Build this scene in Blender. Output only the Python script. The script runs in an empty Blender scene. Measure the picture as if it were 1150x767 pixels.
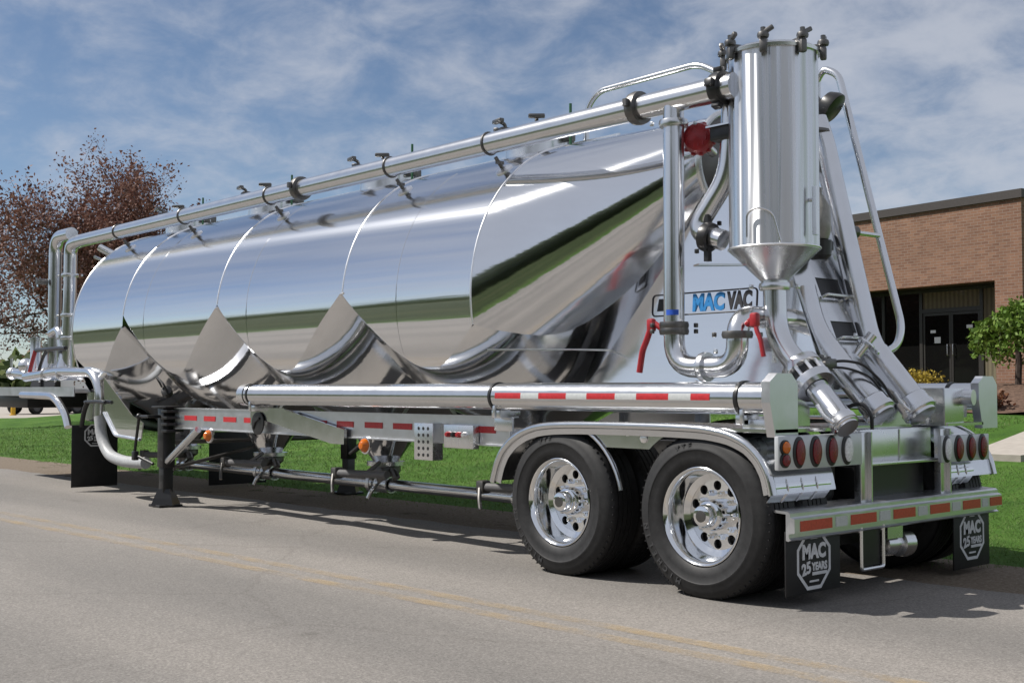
import bpy, bmesh, math, random
import numpy as np
from mathutils import Vector, Matrix
R = math.radians
PI = math.pi
random.seed(7)
scene = bpy.context.scene
col = scene.collection

# ------------------------------------------------------------------ camera
cam_d = bpy.data.cameras.new('camera')
cam = bpy.data.objects.new('camera', cam_d)
col.objects.link(cam)
cam.location = (4.665, -5.675, 1.278)
yaw, pit = -0.845, 0.040
fwv = Vector((math.sin(yaw)*math.cos(pit), math.cos(yaw)*math.cos(pit), math.sin(pit)))
cam.rotation_euler = fwv.to_track_quat('-Z', 'Y').to_euler()
cam_d.sensor_width = 36.0
cam_d.lens = 1333.67/1150*36
cam_d.clip_end = 3000
scene.camera = cam

# ------------------------------------------------------------------ world, sun, exposure
SUN_DIR = Vector((-0.487, -0.418, 0.767)).normalized()
elev = math.asin(SUN_DIR.z)
azim = math.atan2(SUN_DIR.x, SUN_DIR.y)
world = bpy.data.worlds.new('World')
scene.world = world
world.use_nodes = True
nt = world.node_tree
N = nt.nodes
L = nt.links
N.clear()
wo = N.new('ShaderNodeOutputWorld')
bg = N.new('ShaderNodeBackground'); bg.inputs['Strength'].default_value = 0.07
L.new(bg.outputs[0], wo.inputs[0])
sky = N.new('ShaderNodeTexSky'); sky.sky_type = 'NISHITA'; sky.sun_disc = False
sky.sun_elevation = elev; sky.sun_rotation = azim
sky.altitude = 1500; sky.air_density = 1.0; sky.dust_density = 0.6; sky.ozone_density = 2.5
hsv = N.new('ShaderNodeHueSaturation'); hsv.inputs['Saturation'].default_value = 0.96
hsv.inputs['Value'].default_value = 0.92
L.new(sky.outputs[0], hsv.inputs['Color'])
tc = N.new('ShaderNodeTexCoord')
sp = N.new('ShaderNodeSeparateXYZ'); L.new(tc.outputs['Generated'], sp.inputs[0])
def wmath(op, a, b=None, c=None):
    m = N.new('ShaderNodeMath'); m.operation = op
    for i, v in enumerate((a, b, c)):
        if v is None: continue
        if isinstance(v, (int, float)): m.inputs[i].default_value = v
        else: L.new(v, m.inputs[i])
    return m.outputs[0]
zz = wmath('ADD', wmath('MAXIMUM', sp.outputs[2], 0.0), 0.32)
cx_ = wmath('DIVIDE', sp.outputs[0], zz); cy_ = wmath('DIVIDE', sp.outputs[1], zz)
cb = N.new('ShaderNodeCombineXYZ'); L.new(cx_, cb.inputs[0]); L.new(cy_, cb.inputs[1])
def wnoise(scale, detail, rough, off, dist=0.0):
    mp = N.new('ShaderNodeMapping'); mp.inputs['Location'].default_value = off
    L.new(cb.outputs[0], mp.inputs[0])
    n = N.new('ShaderNodeTexNoise'); n.inputs['Scale'].default_value = scale
    n.inputs['Detail'].default_value = detail; n.inputs['Roughness'].default_value = rough
    n.inputs['Distortion'].default_value = dist
    L.new(mp.outputs[0], n.inputs['Vector']); return n.outputs['Fac']
def wramp(fac, a, b):
    m = N.new('ShaderNodeMapRange'); m.interpolation_type = 'SMOOTHSTEP'
    m.inputs['From Min'].default_value = a; m.inputs['From Max'].default_value = b
    L.new(fac, m.inputs['Value']); return m.outputs['Result']
n1 = wnoise(0.9, 3, 0.5, (3.1, 1.7, 0), 0.2)
n2 = wnoise(7.5, 10, 0.6, (0.3, 5.2, 0), 0.25)
# more cloud towards the north-east of the place than to the north-west
side = wmath('ADD', wmath('MULTIPLY_ADD', sp.outputs[0], 0.75, 0.68), wmath('MULTIPLY', sp.outputs[1], -0.20))
cover = wmath('ADD', wmath('ADD', wmath('MULTIPLY', n1, 0.5), wmath('MULTIPLY', n2, 1.08)), side)
cmask = wmath('MULTIPLY', wramp(cover, 0.58, 1.18), 0.70)
mixc = N.new('ShaderNodeMixRGB'); mixc.inputs['Color2'].default_value = (6.3, 6.55, 7.2, 1)
L.new(cmask, mixc.inputs['Fac']); L.new(hsv.outputs[0], mixc.inputs['Color1'])
L.new(mixc.outputs[0], bg.inputs['Color'])

sun_d = bpy.data.lights.new('sun', 'SUN'); sun_d.energy = 4.6; sun_d.angle = R(0.5)
sun_d.color = (1.0, 0.955, 0.89)
sun = bpy.data.objects.new('sun', sun_d); col.objects.link(sun)
sun.rotation_euler = (-SUN_DIR).to_track_quat('-Z', 'Y').to_euler()
sun.location = (-20, -20, 30)
vs = scene.view_settings
vs.view_transform = 'Standard'; vs.look = 'None'; vs.exposure = 0.42; vs.gamma = 1.0
vs.use_curve_mapping = False
scene.cycles.max_bounces = 10
scene.cycles.glossy_bounces = 6

# ------------------------------------------------------------------ materials
def new_mat(name):
    m = bpy.data.materials.new(name); m.use_nodes = True
    t = m.node_tree; b = t.nodes['Principled BSDF']
    return m, t, b
def noise_node(t, scale, detail=4, rough=.5, coord='Object', stretch=(1, 1, 1)):
    c = t.nodes.new('ShaderNodeTexCoord'); mp = t.nodes.new('ShaderNodeMapping')
    mp.inputs['Scale'].default_value = stretch
    t.links.new(c.outputs[coord], mp.inputs[0])
    n = t.nodes.new('ShaderNodeTexNoise'); n.inputs['Scale'].default_value = scale
    n.inputs['Detail'].default_value = detail; n.inputs['Roughness'].default_value = rough
    t.links.new(mp.outputs[0], n.inputs['Vector']); return n
def ramp_node(t, fac, stops):
    r = t.nodes.new('ShaderNodeValToRGB'); e = r.color_ramp.elements
    while len(e) < len(stops): e.new(0.5)
    for i, (p, c) in enumerate(stops):
        e[i].position = p; e[i].color = (*c, 1) if len(c) == 3 else c
    t.links.new(fac, r.inputs[0]); return r
def bump_node(t, b, fac, strength, dist, prev=None):
    bu = t.nodes.new('ShaderNodeBump'); bu.inputs['Strength'].default_value = strength
    bu.inputs['Distance'].default_value = dist
    t.links.new(fac, bu.inputs['Height'])
    if prev: t.links.new(prev.outputs[0], bu.inputs['Normal'])
    t.links.new(bu.outputs[0], b.inputs['Normal']); return bu
def metal(name, colr, ro, var=.06, wave=0.0, stretch=(1, 1, 1), nscale=3.0, dist=.01):
    m, t, b = new_mat(name)
    b.inputs['Metallic'].default_value = 1.0
    n = noise_node(t, nscale*4, 5, .6, stretch=stretch)
    k = ramp_node(t, n.outputs['Fac'], [(.3, tuple(c*.93 for c in colr)), (.7, colr)])
    t.links.new(k.outputs[0], b.inputs['Base Color'])
    mr = t.nodes.new('ShaderNodeMapRange')
    mr.inputs['From Min'].default_value = .3; mr.inputs['From Max'].default_value = .7
    mr.inputs['To Min'].default_value = max(.01, ro-var); mr.inputs['To Max'].default_value = ro+var
    t.links.new(n.outputs['Fac'], mr.inputs['Value']); t.links.new(mr.outputs[0], b.inputs['Roughness'])
    if wave:
        w = noise_node(t, nscale, 2, .5, stretch=stretch)
        bump_node(t, b, w.outputs['Fac'], wave, dist)
    return m
def plain(name, colr, ro=.5, spec=.5, var=.15, nscale=20, bump=0, met=0.0):
    m, t, b = new_mat(name)
    n = noise_node(t, nscale, 6, .6)
    k = ramp_node(t, n.outputs['Fac'], [(.3, tuple(c*(1-var) for c in colr)), (.7, tuple(min(1, c*(1+var)) for c in colr))])
    t.links.new(k.outputs[0], b.inputs['Base Color'])
    b.inputs['Roughness'].default_value = ro; b.inputs['Specular IOR Level'].default_value = spec
    b.inputs['Metallic'].default_value = met
    if bump: bump_node(t, b, n.outputs['Fac'], bump, .01)
    return m
M = {}
def sheet(name, colr, ro, an, tang, fine, coarse, fine_s, fine_scale=9.0):
    '''mill-polished sheet: grinding marks spread the gloss along one direction'''
    m, t, b = new_mat(name); b.inputs['Metallic'].default_value = 1
    n = noise_node(t, 5, 6, .65, stretch=fine)
    k = ramp_node(t, n.outputs['Fac'], [(.3, tuple(c*.94 for c in colr)), (.7, colr)])
    t.links.new(k.outputs[0], b.inputs['Base Color'])
    b.inputs['Roughness'].default_value = ro; b.inputs['Anisotropic'].default_value = an
    cx = t.nodes.new('ShaderNodeCombineXYZ')
    for i in range(3): cx.inputs[i].default_value = tang[i]
    t.links.new(cx.outputs[0], b.inputs['Tangent'])
    w1 = noise_node(t, 1.3, 2, .5, stretch=coarse); w2 = noise_node(t, fine_scale, 3, .5, stretch=fine)
    if tang[2]:
        ws_ = noise_node(t, 16, 3, .6, stretch=(1, 1, .02)); mr = t.nodes.new('ShaderNodeMapRange')
        mr.inputs['From Min'].default_value = .36; mr.inputs['From Max'].default_value = .62
        mr.inputs['To Min'].default_value = ro*.45; mr.inputs['To Max'].default_value = ro*1.5
        t.links.new(ws_.outputs['Fac'], mr.inputs['Value']); t.links.new(mr.outputs[0], b.inputs['Roughness'])
    b1 = bump_node(t, b, w1.outputs['Fac'], .12 if tang[0] else .6, .02 if tang[0] else .12); bump_node(t, b, w2.outputs['Fac'], fine_s, .004, b1)
    return m
M['mirror'] = sheet('polished_stainless', (.80, .81, .83), .105, .9, (1, 0, 0), (.03, 1, 1), (.35, 1, 1), .22)
M['mirror_round'] = sheet('polished_stainless_vessel', (.72, .73, .76), .26, .9, (0, 0, 1), (1, 1, .02), (4, 4, .12), .8, 12.0)
M['alu'] = metal('satin_aluminium', (.74, .745, .755), .27, .015, nscale=1.0)
M['pipe'] = metal('pipe_aluminium', (.74, .745, .76), .21, .015, nscale=1.0)
M['plate'] = metal('plate_aluminium', (.72, .73, .745), .17, .02, .10, (1, 1, 1), 2, .01)
M['rail'] = metal('rail_aluminium', (.72, .73, .76), .34, .05)
M['weld'] = metal('weld_bead', (.92, .92, .93), .32, .05)
M['rim'] = metal('wheel_aluminium', (.86, .87, .88), .10, .04, .1, (1, 1, 1), 6, .004)
M['dark_metal'] = metal('dark_steel', (.16, .155, .15), .42, .1)
M['black'] = plain('black_paint', (.012, .012, .013), .35, .5, .2)
M['rubber'] = plain('black_rubber', (.014, .014, .015), .62, .4, .25, 40, .05)
M['flap'] = plain('flap_rubber', (.010, .010, .011), .55, .4, .3, 12)
M['red_paint'] = plain('red_paint', (.30, .016, .022), .35, .5, .2)
M['red_lens'] = plain('red_lens', (.15, .004, .007), .15, .6, .5, 90, .5)
M['amber_lens'] = plain('amber_lens', (.55, .13, .008), .15, .6, .15)
M['clear_lens'] = plain('clear_lens', (.7, .71, .72), .12, .7, .25, 90, .4)
M['tape_red'] = plain('red_reflective_tape', (.42, .022, .028), .35, .5, .2, 60)
M['tape_white'] = plain('white_reflective_tape', (.46, .48, .48), .35, .5, .1, 60)
M['tape_orange'] = plain('faded_red_tape', (.40, .055, .03), .4, .5, .2, 60)
M['white_print'] = plain('white_print', (.55, .56, .58), .6, .3, .1)
M['blue_print'] = plain('blue_print', (.02, .17, .42), .5, .3, .1)
M['dark_print'] = plain('dark_print', (.03, .03, .035), .5, .3, .1)
M['blue_label'] = plain('blue_label', (.03, .10, .5), .5, .3, .1)
M['filter_bowl'] = plain('filter_bowl', (.26, .25, .23), .25, .6, .2)
M['hose'] = plain('grey_hose', (.36, .37, .38), .45, .4, .12, 30)
M['green_hose'] = plain('green_marker', (.02, .09, .04), .5, .4)
M['white_panel'] = plain('light_panel_grey', (.50, .52, .54), .3, .5, .05, met=.3)

# tyre
def tyre_mat():
    m, t, b = new_mat('tyre_rubber')
    n = noise_node(t, 25, 6, .6)
    k = ramp_node(t, n.outputs['Fac'], [(.3, (.009, .009, .010)), (.75, (.021, .021, .022))])
    t.links.new(k.outputs[0], b.inputs['Base Color'])
    b.inputs['Roughness'].default_value = .6; b.inputs['Specular IOR Level'].default_value = .4
    bump_node(t, b, n.outputs['Fac'], .1, .004)
    return m
M['tyre'] = tyre_mat()
M['letter'] = plain('raised_rubber', (.045, .045, .047), .5, .4, .1)

def asphalt():
    m, t, b = new_mat('worn_asphalt')
    a = noise_node(t, 75, 8, .85); c = noise_node(t, .35, 5, .6, stretch=(.35, 1.6, 1)); d = noise_node(t, 45, 4, .6)
    k1 = ramp_node(t, a.outputs['Fac'], [(.30, (.082, .077, .072)), (.5, (.200, .189, .177)), (.70, (.37, .352, .33))])
    k2 = ramp_node(t, c.outputs['Fac'], [(.3, (.78, .78, .78)), (.7, (1.08, 1.06, 1.04))])
    k3 = ramp_node(t, d.outputs['Fac'], [(.3, (.9, .9, .9)), (.7, (1.08, 1.08, 1.08))])
    m1 = t.nodes.new('ShaderNodeMixRGB'); m1.blend_type = 'MULTIPLY'; m1.inputs[0].default_value = 1
    m2 = t.nodes.new('ShaderNodeMixRGB'); m2.blend_type = 'MULTIPLY'; m2.inputs[0].default_value = 1
    t.links.new(k1.outputs[0], m1.inputs[1]); t.links.new(k2.outputs[0], m1.inputs[2])
    t.links.new(m1.outputs[0], m2.inputs[1]); t.links.new(k3.outputs[0], m2.inputs[2])
    # wheel paths polished lighter along the road, and old oil stains
    oc = t.nodes.new('ShaderNodeTexCoord'); mp_ = t.nodes.new('ShaderNodeMapping'); mp_.inputs['Rotation'].default_value = (0, 0, -.055)
    t.links.new(oc.outputs['Object'], mp_.inputs[0])
    wv = t.nodes.new('ShaderNodeTexWave'); wv.bands_direction = 'Y'; wv.inputs['Scale'].default_value = .17; wv.inputs['Distortion'].default_value = 1.2
    wv.inputs['Detail Scale'].default_value = .4; t.links.new(mp_.outputs[0], wv.inputs['Vector'])
    kw = ramp_node(t, wv.outputs['Fac'], [(.2, (.9, .9, .9)), (.8, (1.07, 1.06, 1.05))])
    st = noise_node(t, .9, 5, .65); ks = ramp_node(t, st.outputs['Fac'], [(.27, (.72, .71, .70)), (.36, (1, 1, 1)), (.70, (1, 1, 1)), (.76, (1.12, 1.11, 1.09))])
    for kk in (kw, ks):
        mz = t.nodes.new('ShaderNodeMixRGB'); mz.blend_type = 'MULTIPLY'; mz.inputs[0].default_value = 1
        t.links.new(m2.outputs[0], mz.inputs[1]); t.links.new(kk.outputs[0], mz.inputs[2]); m2 = mz
    # thin sealed cracks
    v = t.nodes.new('ShaderNodeTexVoronoi'); v.feature = 'DISTANCE_TO_EDGE'; v.inputs['Scale'].default_value = .33
    cc = t.nodes.new('ShaderNodeTexCoord'); wn = noise_node(t, 1.6, 5, .6)
    mx = t.nodes.new('ShaderNodeMixRGB'); mx.inputs[0].default_value = .25
    t.links.new(cc.outputs['Object'], mx.inputs[1]); t.links.new(wn.outputs['Color'], mx.inputs[2])
    t.links.new(mx.outputs[0], v.inputs['Vector'])
    kr = ramp_node(t, v.outputs['Distance'], [(0, (.62, .6, .58)), (.006, (1, 1, 1))])
    m3 = t.nodes.new('ShaderNodeMixRGB'); m3.blend_type = 'MULTIPLY'; m3.inputs[0].default_value = .3
    t.links.new(m2.outputs[0], m3.inputs[1]); t.links.new(kr.outputs[0], m3.inputs[2])
    t.links.new(m3.outputs[0], b.inputs['Base Color'])
    b.inputs['Roughness'].default_value = .85; b.inputs['Specular IOR Level'].default_value = .3
    bump_node(t, b, a.outputs['Fac'], .5, .006)
    return m
M['asphalt'] = asphalt()
def yellow_line():
    m, t, b = new_mat('worn_yellow_paint')
    a = noise_node(t, 60, 5, .7); c = noise_node(t, 2.5, 4, .6)
    ad = t.nodes.new('ShaderNodeMath'); ad.operation = 'ADD'
    t.links.new(a.outputs['Fac'], ad.inputs[0]); t.links.new(c.outputs['Fac'], ad.inputs[1])
    k = ramp_node(t, ad.outputs[0], [(.52, (0, 0, 0)), (.72, (.5, .5, .5))])
    al = t.nodes.new('ShaderNodeMapRange'); al.inputs['From Min'].default_value = .85; al.inputs['From Max'].default_value = 1.25
    al.inputs['To Min'].default_value = .02; al.inputs['To Max'].default_value = .42
    t.links.new(ad.outputs[0], al.inputs['Value']); t.links.new(al.outputs[0], b.inputs['Alpha'])
    b.inputs['Base Color'].default_value = (.46, .33, .16, 1); b.inputs['Roughness'].default_value = .8
    return m
M['yellow_line'] = yellow_line()
def grass_ground():
    m, t, b = new_mat('lawn_grass')
    a = noise_node(t, 1.1, 5, .6); c = noise_node(t, 30, 5, .7); d = noise_node(t, .12, 3, .5)
    k = ramp_node(t, a.outputs['Fac'], [(.3, (.042, .10, .014)), (.5, (.066, .145, .02)), (.72, (.10, .18, .035))])
    k2 = ramp_node(t, c.outputs['Fac'], [(.3, (.6, .6, .6)), (.7, (1.25, 1.25, 1.25))])
    mm = t.nodes.new('ShaderNodeMixRGB'); mm.blend_type = 'MULTIPLY'; mm.inputs[0].default_value = 1
    # rough meadow on the far side of the road
    e = noise_node(t, .35, 6, .7, stretch=(.5, 1, 1))
    kf = ramp_node(t, e.outputs['Fac'], [(.35, (.018, .028, .010)), (.5, (.036, .056, .017)), (.62, (.062, .066, .03)), (.75, (.034, .062, .016))])
    gp = t.nodes.new('ShaderNodeTexCoord'); sx = t.nodes.new('ShaderNodeSeparateXYZ'); t.links.new(gp.outputs['Object'], sx.inputs[0])
    mr = t.nodes.new('ShaderNodeMapRange'); mr.inputs['From Min'].default_value = -8; mr.inputs['From Max'].default_value = -13
    t.links.new(sx.outputs[1], mr.inputs['Value'])
    mf = t.nodes.new('ShaderNodeMixRGB'); t.links.new(mr.outputs[0], mf.inputs[0])
    t.links.new(k.outputs[0], mf.inputs[1]); t.links.new(kf.outputs[0], mf.inputs[2])
    t.links.new(mf.outputs[0], mm.inputs[1]); t.links.new(k2.outputs[0], mm.inputs[2])
    t.links.new(mm.outputs[0], b.inputs['Base Color'])
    b.inputs['Roughness'].default_value = .9; b.inputs['Specular IOR Level'].default_value = .15
    bump_node(t, b, c.outputs['Fac'], .8, .05)
    return m
M['lawn'] = grass_ground()
def leaf(name, c1, c2, c3, thru=.25):
    m, t, b = new_mat(name)
    g = t.nodes.new('ShaderNodeNewGeometry')
    k = ramp_node(t, g.outputs['Random Per Island'], [(0, c1), (.5, c2), (1, c3)])
    t.links.new(k.outputs[0], b.inputs['Base Color']); b.inputs['Roughness'].default_value = .6
    b.inputs['Specular IOR Level'].default_value = .25
    tr = t.nodes.new('ShaderNodeBsdfTranslucent'); t.links.new(k.outputs[0], tr.inputs['Color'])
    mx = t.nodes.new('ShaderNodeMixShader'); mx.inputs[0].default_value = thru
    t.links.new(b.outputs[0], mx.inputs[1]); t.links.new(tr.outputs[0], mx.inputs[2])
    t.links.new(mx.outputs[0], t.nodes['Material Output'].inputs['Surface'])
    return m
M['blade'] = leaf('grass_blades', (.06, .125, .024), (.09, .165, .036), (.14, .20, .065))
M['bud'] = leaf('red_buds', (.10, .042, .032), (.17, .078, .058), (.26, .15, .12))
M['weep_leaf'] = leaf('spring_leaves', (.06, .12, .015), (.11, .19, .025), (.17, .24, .05))
def patchy(m, lo, hi):
    t = m.node_tree; b = t.nodes['Principled BSDF']; lk = b.inputs['Base Color'].links[0].from_socket
    n = noise_node(t, .8, 5, .65); k = ramp_node(t, n.outputs['Fac'], [(.32, lo), (.66, hi)])
    mm = t.nodes.new('ShaderNodeMixRGB'); mm.blend_type = 'MULTIPLY'; mm.inputs[0].default_value = 1
    t.links.new(lk, mm.inputs[1]); t.links.new(k.outputs[0], mm.inputs[2]); t.links.new(mm.outputs[0], b.inputs['Base Color'])
patchy(M['blade'], (.62, .72, .6), (1.3, 1.1, 1.15))
M['yellow_leaf'] = leaf('yellow_leaves', (.20, .15, .02), (.34, .25, .03), (.45, .34, .06))
M['hedge_leaf'] = leaf('dark_leaves', (.06, .09, .035), (.10, .135, .05), (.15, .17, .075), .5)
M['red_leaf'] = leaf('reddish_leaves', (.10, .035, .02), (.16, .06, .03), (.2, .1, .05))
M['bark'] = plain('bark', (.055, .042, .036), .9, .2, .4, 12, .5)
M['dirt'] = None
def dirt():
    m, t, b = new_mat('dirt_shoulder')
    a = noise_node(t, 35, 6, .7); c = noise_node(t, 1.3, 5, .6)
    k = ramp_node(t, a.outputs['Fac'], [(.3, (.10, .08, .06)), (.6, (.20, .165, .13)), (.8, (.32, .28, .23))])
    t.links.new(k.outputs[0], b.inputs['Base Color']); b.inputs['Roughness'].default_value = .95
    b.inputs['Specular IOR Level'].default_value = .1
    al = t.nodes.new('ShaderNodeMapRange'); al.inputs['From Min'].default_value = .28; al.inputs['From Max'].default_value = .40
    t.links.new(c.outputs['Fac'], al.inputs['Value']); t.links.new(al.outputs[0], b.inputs['Alpha'])
    bump_node(t, b, a.outputs['Fac'], .6, .02)
    return m
M['dirt'] = dirt()
M['mulch'] = plain('mulch_chips', (.105, .068, .05), .95, .1, .6, 14, .8)
M['concrete'] = plain('concrete', (.33, .30, .265), .85, .3, .12, 9, .1)
def brick():
    m, t, b = new_mat('brown_brick')
    c = t.nodes.new('ShaderNodeTexCoord')
    sx = t.nodes.new('ShaderNodeSeparateXYZ'); t.links.new(c.outputs['Object'], sx.inputs[0])
    ad = t.nodes.new('ShaderNodeMath'); ad.operation = 'ADD'
    t.links.new(sx.outputs[0], ad.inputs[0]); t.links.new(sx.outputs[1], ad.inputs[1])
    cbn = t.nodes.new('ShaderNodeCombineXYZ'); t.links.new(ad.outputs[0], cbn.inputs[0]); t.links.new(sx.outputs[2], cbn.inputs[1])
    br = t.nodes.new('ShaderNodeTexBrick'); t.links.new(cbn.outputs[0], br.inputs['Vector'])
    br.inputs['Scale'].default_value = 1.0; br.inputs['Brick Width'].default_value = .21; br.inputs['Row Height'].default_value = .075
    br.inputs['Mortar Size'].default_value = .006; br.inputs['Bias'].default_value = 0
    br.inputs['Color1'].default_value = (.15, .074, .046, 1); br.inputs['Color2'].default_value = (.22, .117, .073, 1)
    br.inputs['Mortar'].default_value = (.23, .18, .145, 1)
    n = noise_node(t, 1.2, 4, .6); k = ramp_node(t, n.outputs['Fac'], [(.3, (.85, .85, .85)), (.7, (1.1, 1.1, 1.1))])
    mm = t.nodes.new('ShaderNodeMixRGB'); mm.blend_type = 'MULTIPLY'; mm.inputs[0].default_value = 1
    t.links.new(br.outputs[0], mm.inputs[1]); t.links.new(k.outputs[0], mm.inputs[2])
    t.links.new(mm.outputs[0], b.inputs['Base Color']); b.inputs['Roughness'].default_value = .9
    return m
M['brick'] = brick()
M['coping'] = plain('dark_coping', (.05, .043, .04), .5, .4, .1)
M['bronze'] = plain('bronze_frame', (.025, .022, .02), .4, .5, .1)
def glass_dark():
    m, t, b = new_mat('dark_glass')
    b.inputs['Base Color'].default_value = (.006, .006, .006, 1); b.inputs['Roughness'].default_value = .04
    b.inputs['Specular IOR Level'].default_value = .35
    return m
M['glass'] = glass_dark()
def curtain():
    m, t, b = new_mat('curtain_behind_glass')
    w = t.nodes.new('ShaderNodeTexWave'); w.inputs['Scale'].default_value = 2.2; w.inputs['Distortion'].default_value = .6
    c = t.nodes.new('ShaderNodeTexCoord'); t.links.new(c.outputs['Object'], w.inputs['Vector'])
    k = ramp_node(t, w.outputs['Fac'], [(0, (.085, .07, .042)), (1, (.16, .135, .085))])
    t.links.new(k.outputs[0], b.inputs['Base Color']); b.inputs['Roughness'].default_value = .8
    b.inputs['Coat Weight'].default_value = .7; b.inputs['Coat Roughness'].default_value = .03
    return m
M['curtain'] = curtain()
M['white_paint'] = plain('white_vehicle_paint', (.72, .73, .74), .3, .5, .04)
M['hydrant_yellow'] = plain('hydrant_yellow', (.62, .36, .02), .45, .5, .15)
M['steel_grey'] = plain('grey_plastic', (.10, .10, .105), .5, .4, .1)

# ------------------------------------------------------------------ mesh helpers
class MB:
    def __init__(s): s.v = []; s.f = []; s.m = []
    def add(s, vs_, fs, mi=0):
        o = len(s.v); s.v += [tuple(p) for p in vs_]
        s.f += [tuple(i+o for i in f) for f in fs]; s.m += [mi]*len(fs); return s
    def box(s, c, d, rot=None, mi=0, bev=0.0):
        bm = bmesh.new(); bmesh.ops.create_cube(bm, size=1)
        bmesh.ops.scale(bm, vec=d, verts=bm.verts)
        if bev: bmesh.ops.bevel(bm, geom=bm.edges[:], offset=min(bev, min(d)*.45), segments=2, affect='EDGES', profile=.5)
        mt = Matrix.Translation(c) @ (rot.to_4x4() if rot else Matrix())
        bm.verts.index_update()
        s.add([mt @ v.co for v in bm.verts], [[v.index for v in f.verts] for f in bm.faces], mi); bm.free(); return s
    def prism(s, pts, off, mi=0):
        """pts: list of 3-D points of a flat outline; off: extrusion vector"""
        n = len(pts); off = Vector(off); P = [Vector(p) for p in pts]
        vs_ = P + [p+off for p in P]
        fs = [list(range(n))[::-1], list(range(n, 2*n))] + [[i, (i+1) % n, (i+1) % n+n, i+n] for i in range(n)]
        return s.add(vs_, fs, mi)
    def lathe(s, prof, c=(0, 0, 0), axis=(0, 0, 1), seg=32, mi=0, cap=True):
        """prof: [(r, h)]"""
        q = Vector((0, 0, 1)).rotation_difference(Vector(axis).normalized()).to_matrix(); c = Vector(c)
        vs_, fs = [], []
        for (r, h) in prof:
            for k in range(seg):
                a = 2*PI*k/seg
                vs_.append(c + q @ Vector((r*math.cos(a), r*math.sin(a), h)))
        n = len(prof)
        for i in range(n-1):
            for k in range(seg):
                k2 = (k+1) % seg
                fs.append([i*seg+k, i*seg+k2, (i+1)*seg+k2, (i+1)*seg+k])
        if cap:
            if prof[0][0] > 1e-6: fs.append(list(range(seg))[::-1])
            if prof[-1][0] > 1e-6: fs.append([(n-1)*seg+k for k in range(seg)])
        return s.add(vs_, fs, mi)
    def cyl(s, a, b, r, seg=20, mi=0, r2=None):
        a = Vector(a); b = Vector(b); d = b-a
        return s.lathe([(r, 0), (r if r2 is None else r2, d.length)], a, d, seg, mi)
    def tube(s, pts, r, bend=0.1, seg=16, mi=0, cap=True, arc=7):
        P = [Vector(p) for p in pts]; path = [P[0]]
        for i in range(1, len(P)-1):
            a, b, c = P[i-1], P[i], P[i+1]
            d1 = (a-b); d2 = (c-b); l1, l2 = d1.length, d2.length
            t = min(bend, l1*.48, l2*.48)
            if t < 1e-4: path.append(b); continue
            p0 = b+d1.normalized()*t; p2 = b+d2.normalized()*t
            for k in range(arc+1):
                u = k/arc; path.append(p0*(1-u)**2 + b*2*u*(1-u) + p2*u*u)
        path.append(P[-1])
        rs = r if callable(r) else None
        T = []
        for i in range(len(path)):
            if i == 0: t = path[1]-path[0]
            elif i == len(path)-1: t = path[-1]-path[-2]
            else: t = (path[i+1]-path[i]).normalized()+(path[i]-path[i-1]).normalized()
            T.append(t.normalized())
        up = Vector((0, 0, 1)) if abs(T[0].z) < .9 else Vector((0, 1, 0))
        nrm = (up - T[0]*up.dot(T[0])).normalized()
        vs_, fs = [], []
        for i, p in enumerate(path):
            if i: 
                nrm = (nrm - T[i]*nrm.dot(T[i])).normalized()
            bn = T[i].cross(nrm); rr = rs(i/(len(path)-1)) if rs else r
            for k in range(seg):
                a = 2*PI*k/seg; vs_.append(p + (nrm*math.cos(a)+bn*math.sin(a))*rr)
        for i in range(len(path)-1):
            for k in range(seg):
                k2 = (k+1) % seg; fs.append([i*seg+k, i*seg+k2, (i+1)*seg+k2, (i+1)*seg+k])
        if cap:
            fs.append(list(range(seg))[::-1]); fs.append([(len(path)-1)*seg+k for k in range(seg)])
        return s.add(vs_, fs, mi)
    def torus(s, c, axis, Rr, r, seg=28, ring=8, mi=0):
        prof = [(Rr+r*math.cos(2*PI*k/ring), r*math.sin(2*PI*k/ring)) for k in range(ring)]
        prof.append(prof[0]); return s.lathe(prof, c, axis, seg, mi, cap=False)
    def sphere(s, c, r, seg=16, rings=10, mi=0, sc=(1, 1, 1)):
        vs_, fs = [], []
        for i in range(rings+1):
            p = PI*i/rings
            for k in range(seg):
                a = 2*PI*k/seg
                vs_.append((c[0]+r*sc[0]*math.sin(p)*math.cos(a), c[1]+r*sc[1]*math.sin(p)*math.sin(a), c[2]+r*sc[2]*math.cos(p)))
        for i in range(rings):
            for k in range(seg): fs.append([i*seg+k, (i+1)*seg+k, (i+1)*seg+(k+1) % seg, i*seg+(k+1) % seg])
        return s.add(vs_, fs, mi)
    def mesh(s, name, mats, smooth=True, angle=35, normals=None):
        me = bpy.data.meshes.new(name); me.from_pydata(s.v, [], s.f); me.update()
        for m in (mats if isinstance(mats, (list, tuple)) else [mats]): me.materials.append(m)
        me.polygons.foreach_set('material_index', s.m)
        if smooth:
            me.polygons.foreach_set('use_smooth', [True]*len(me.polygons))
            if normals is None: me.set_sharp_from_angle(angle=R(angle))
        if normals is not None:
            me.normals_split_custom_set_from_vertices(normals)
        return me
    def obj(s, name, mats, parent=None, fix=True, **kw):
        me = s.mesh(name, mats, **kw)
        if fix and 'normals' not in kw:
            bm = bmesh.new(); bm.from_mesh(me); bmesh.ops.recalc_face_normals(bm, faces=bm.faces); bm.to_mesh(me); bm.free()
        o = bpy.data.objects.new(name, me); col.objects.link(o)
        if parent: o.parent = parent
        return o
def tag(o, label=None, cat=None, group=None, kind=None):
    if label: o['label'] = label
    if cat: o['category'] = cat
    if group: o['group'] = group
    if kind: o['kind'] = kind
    return o
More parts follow.
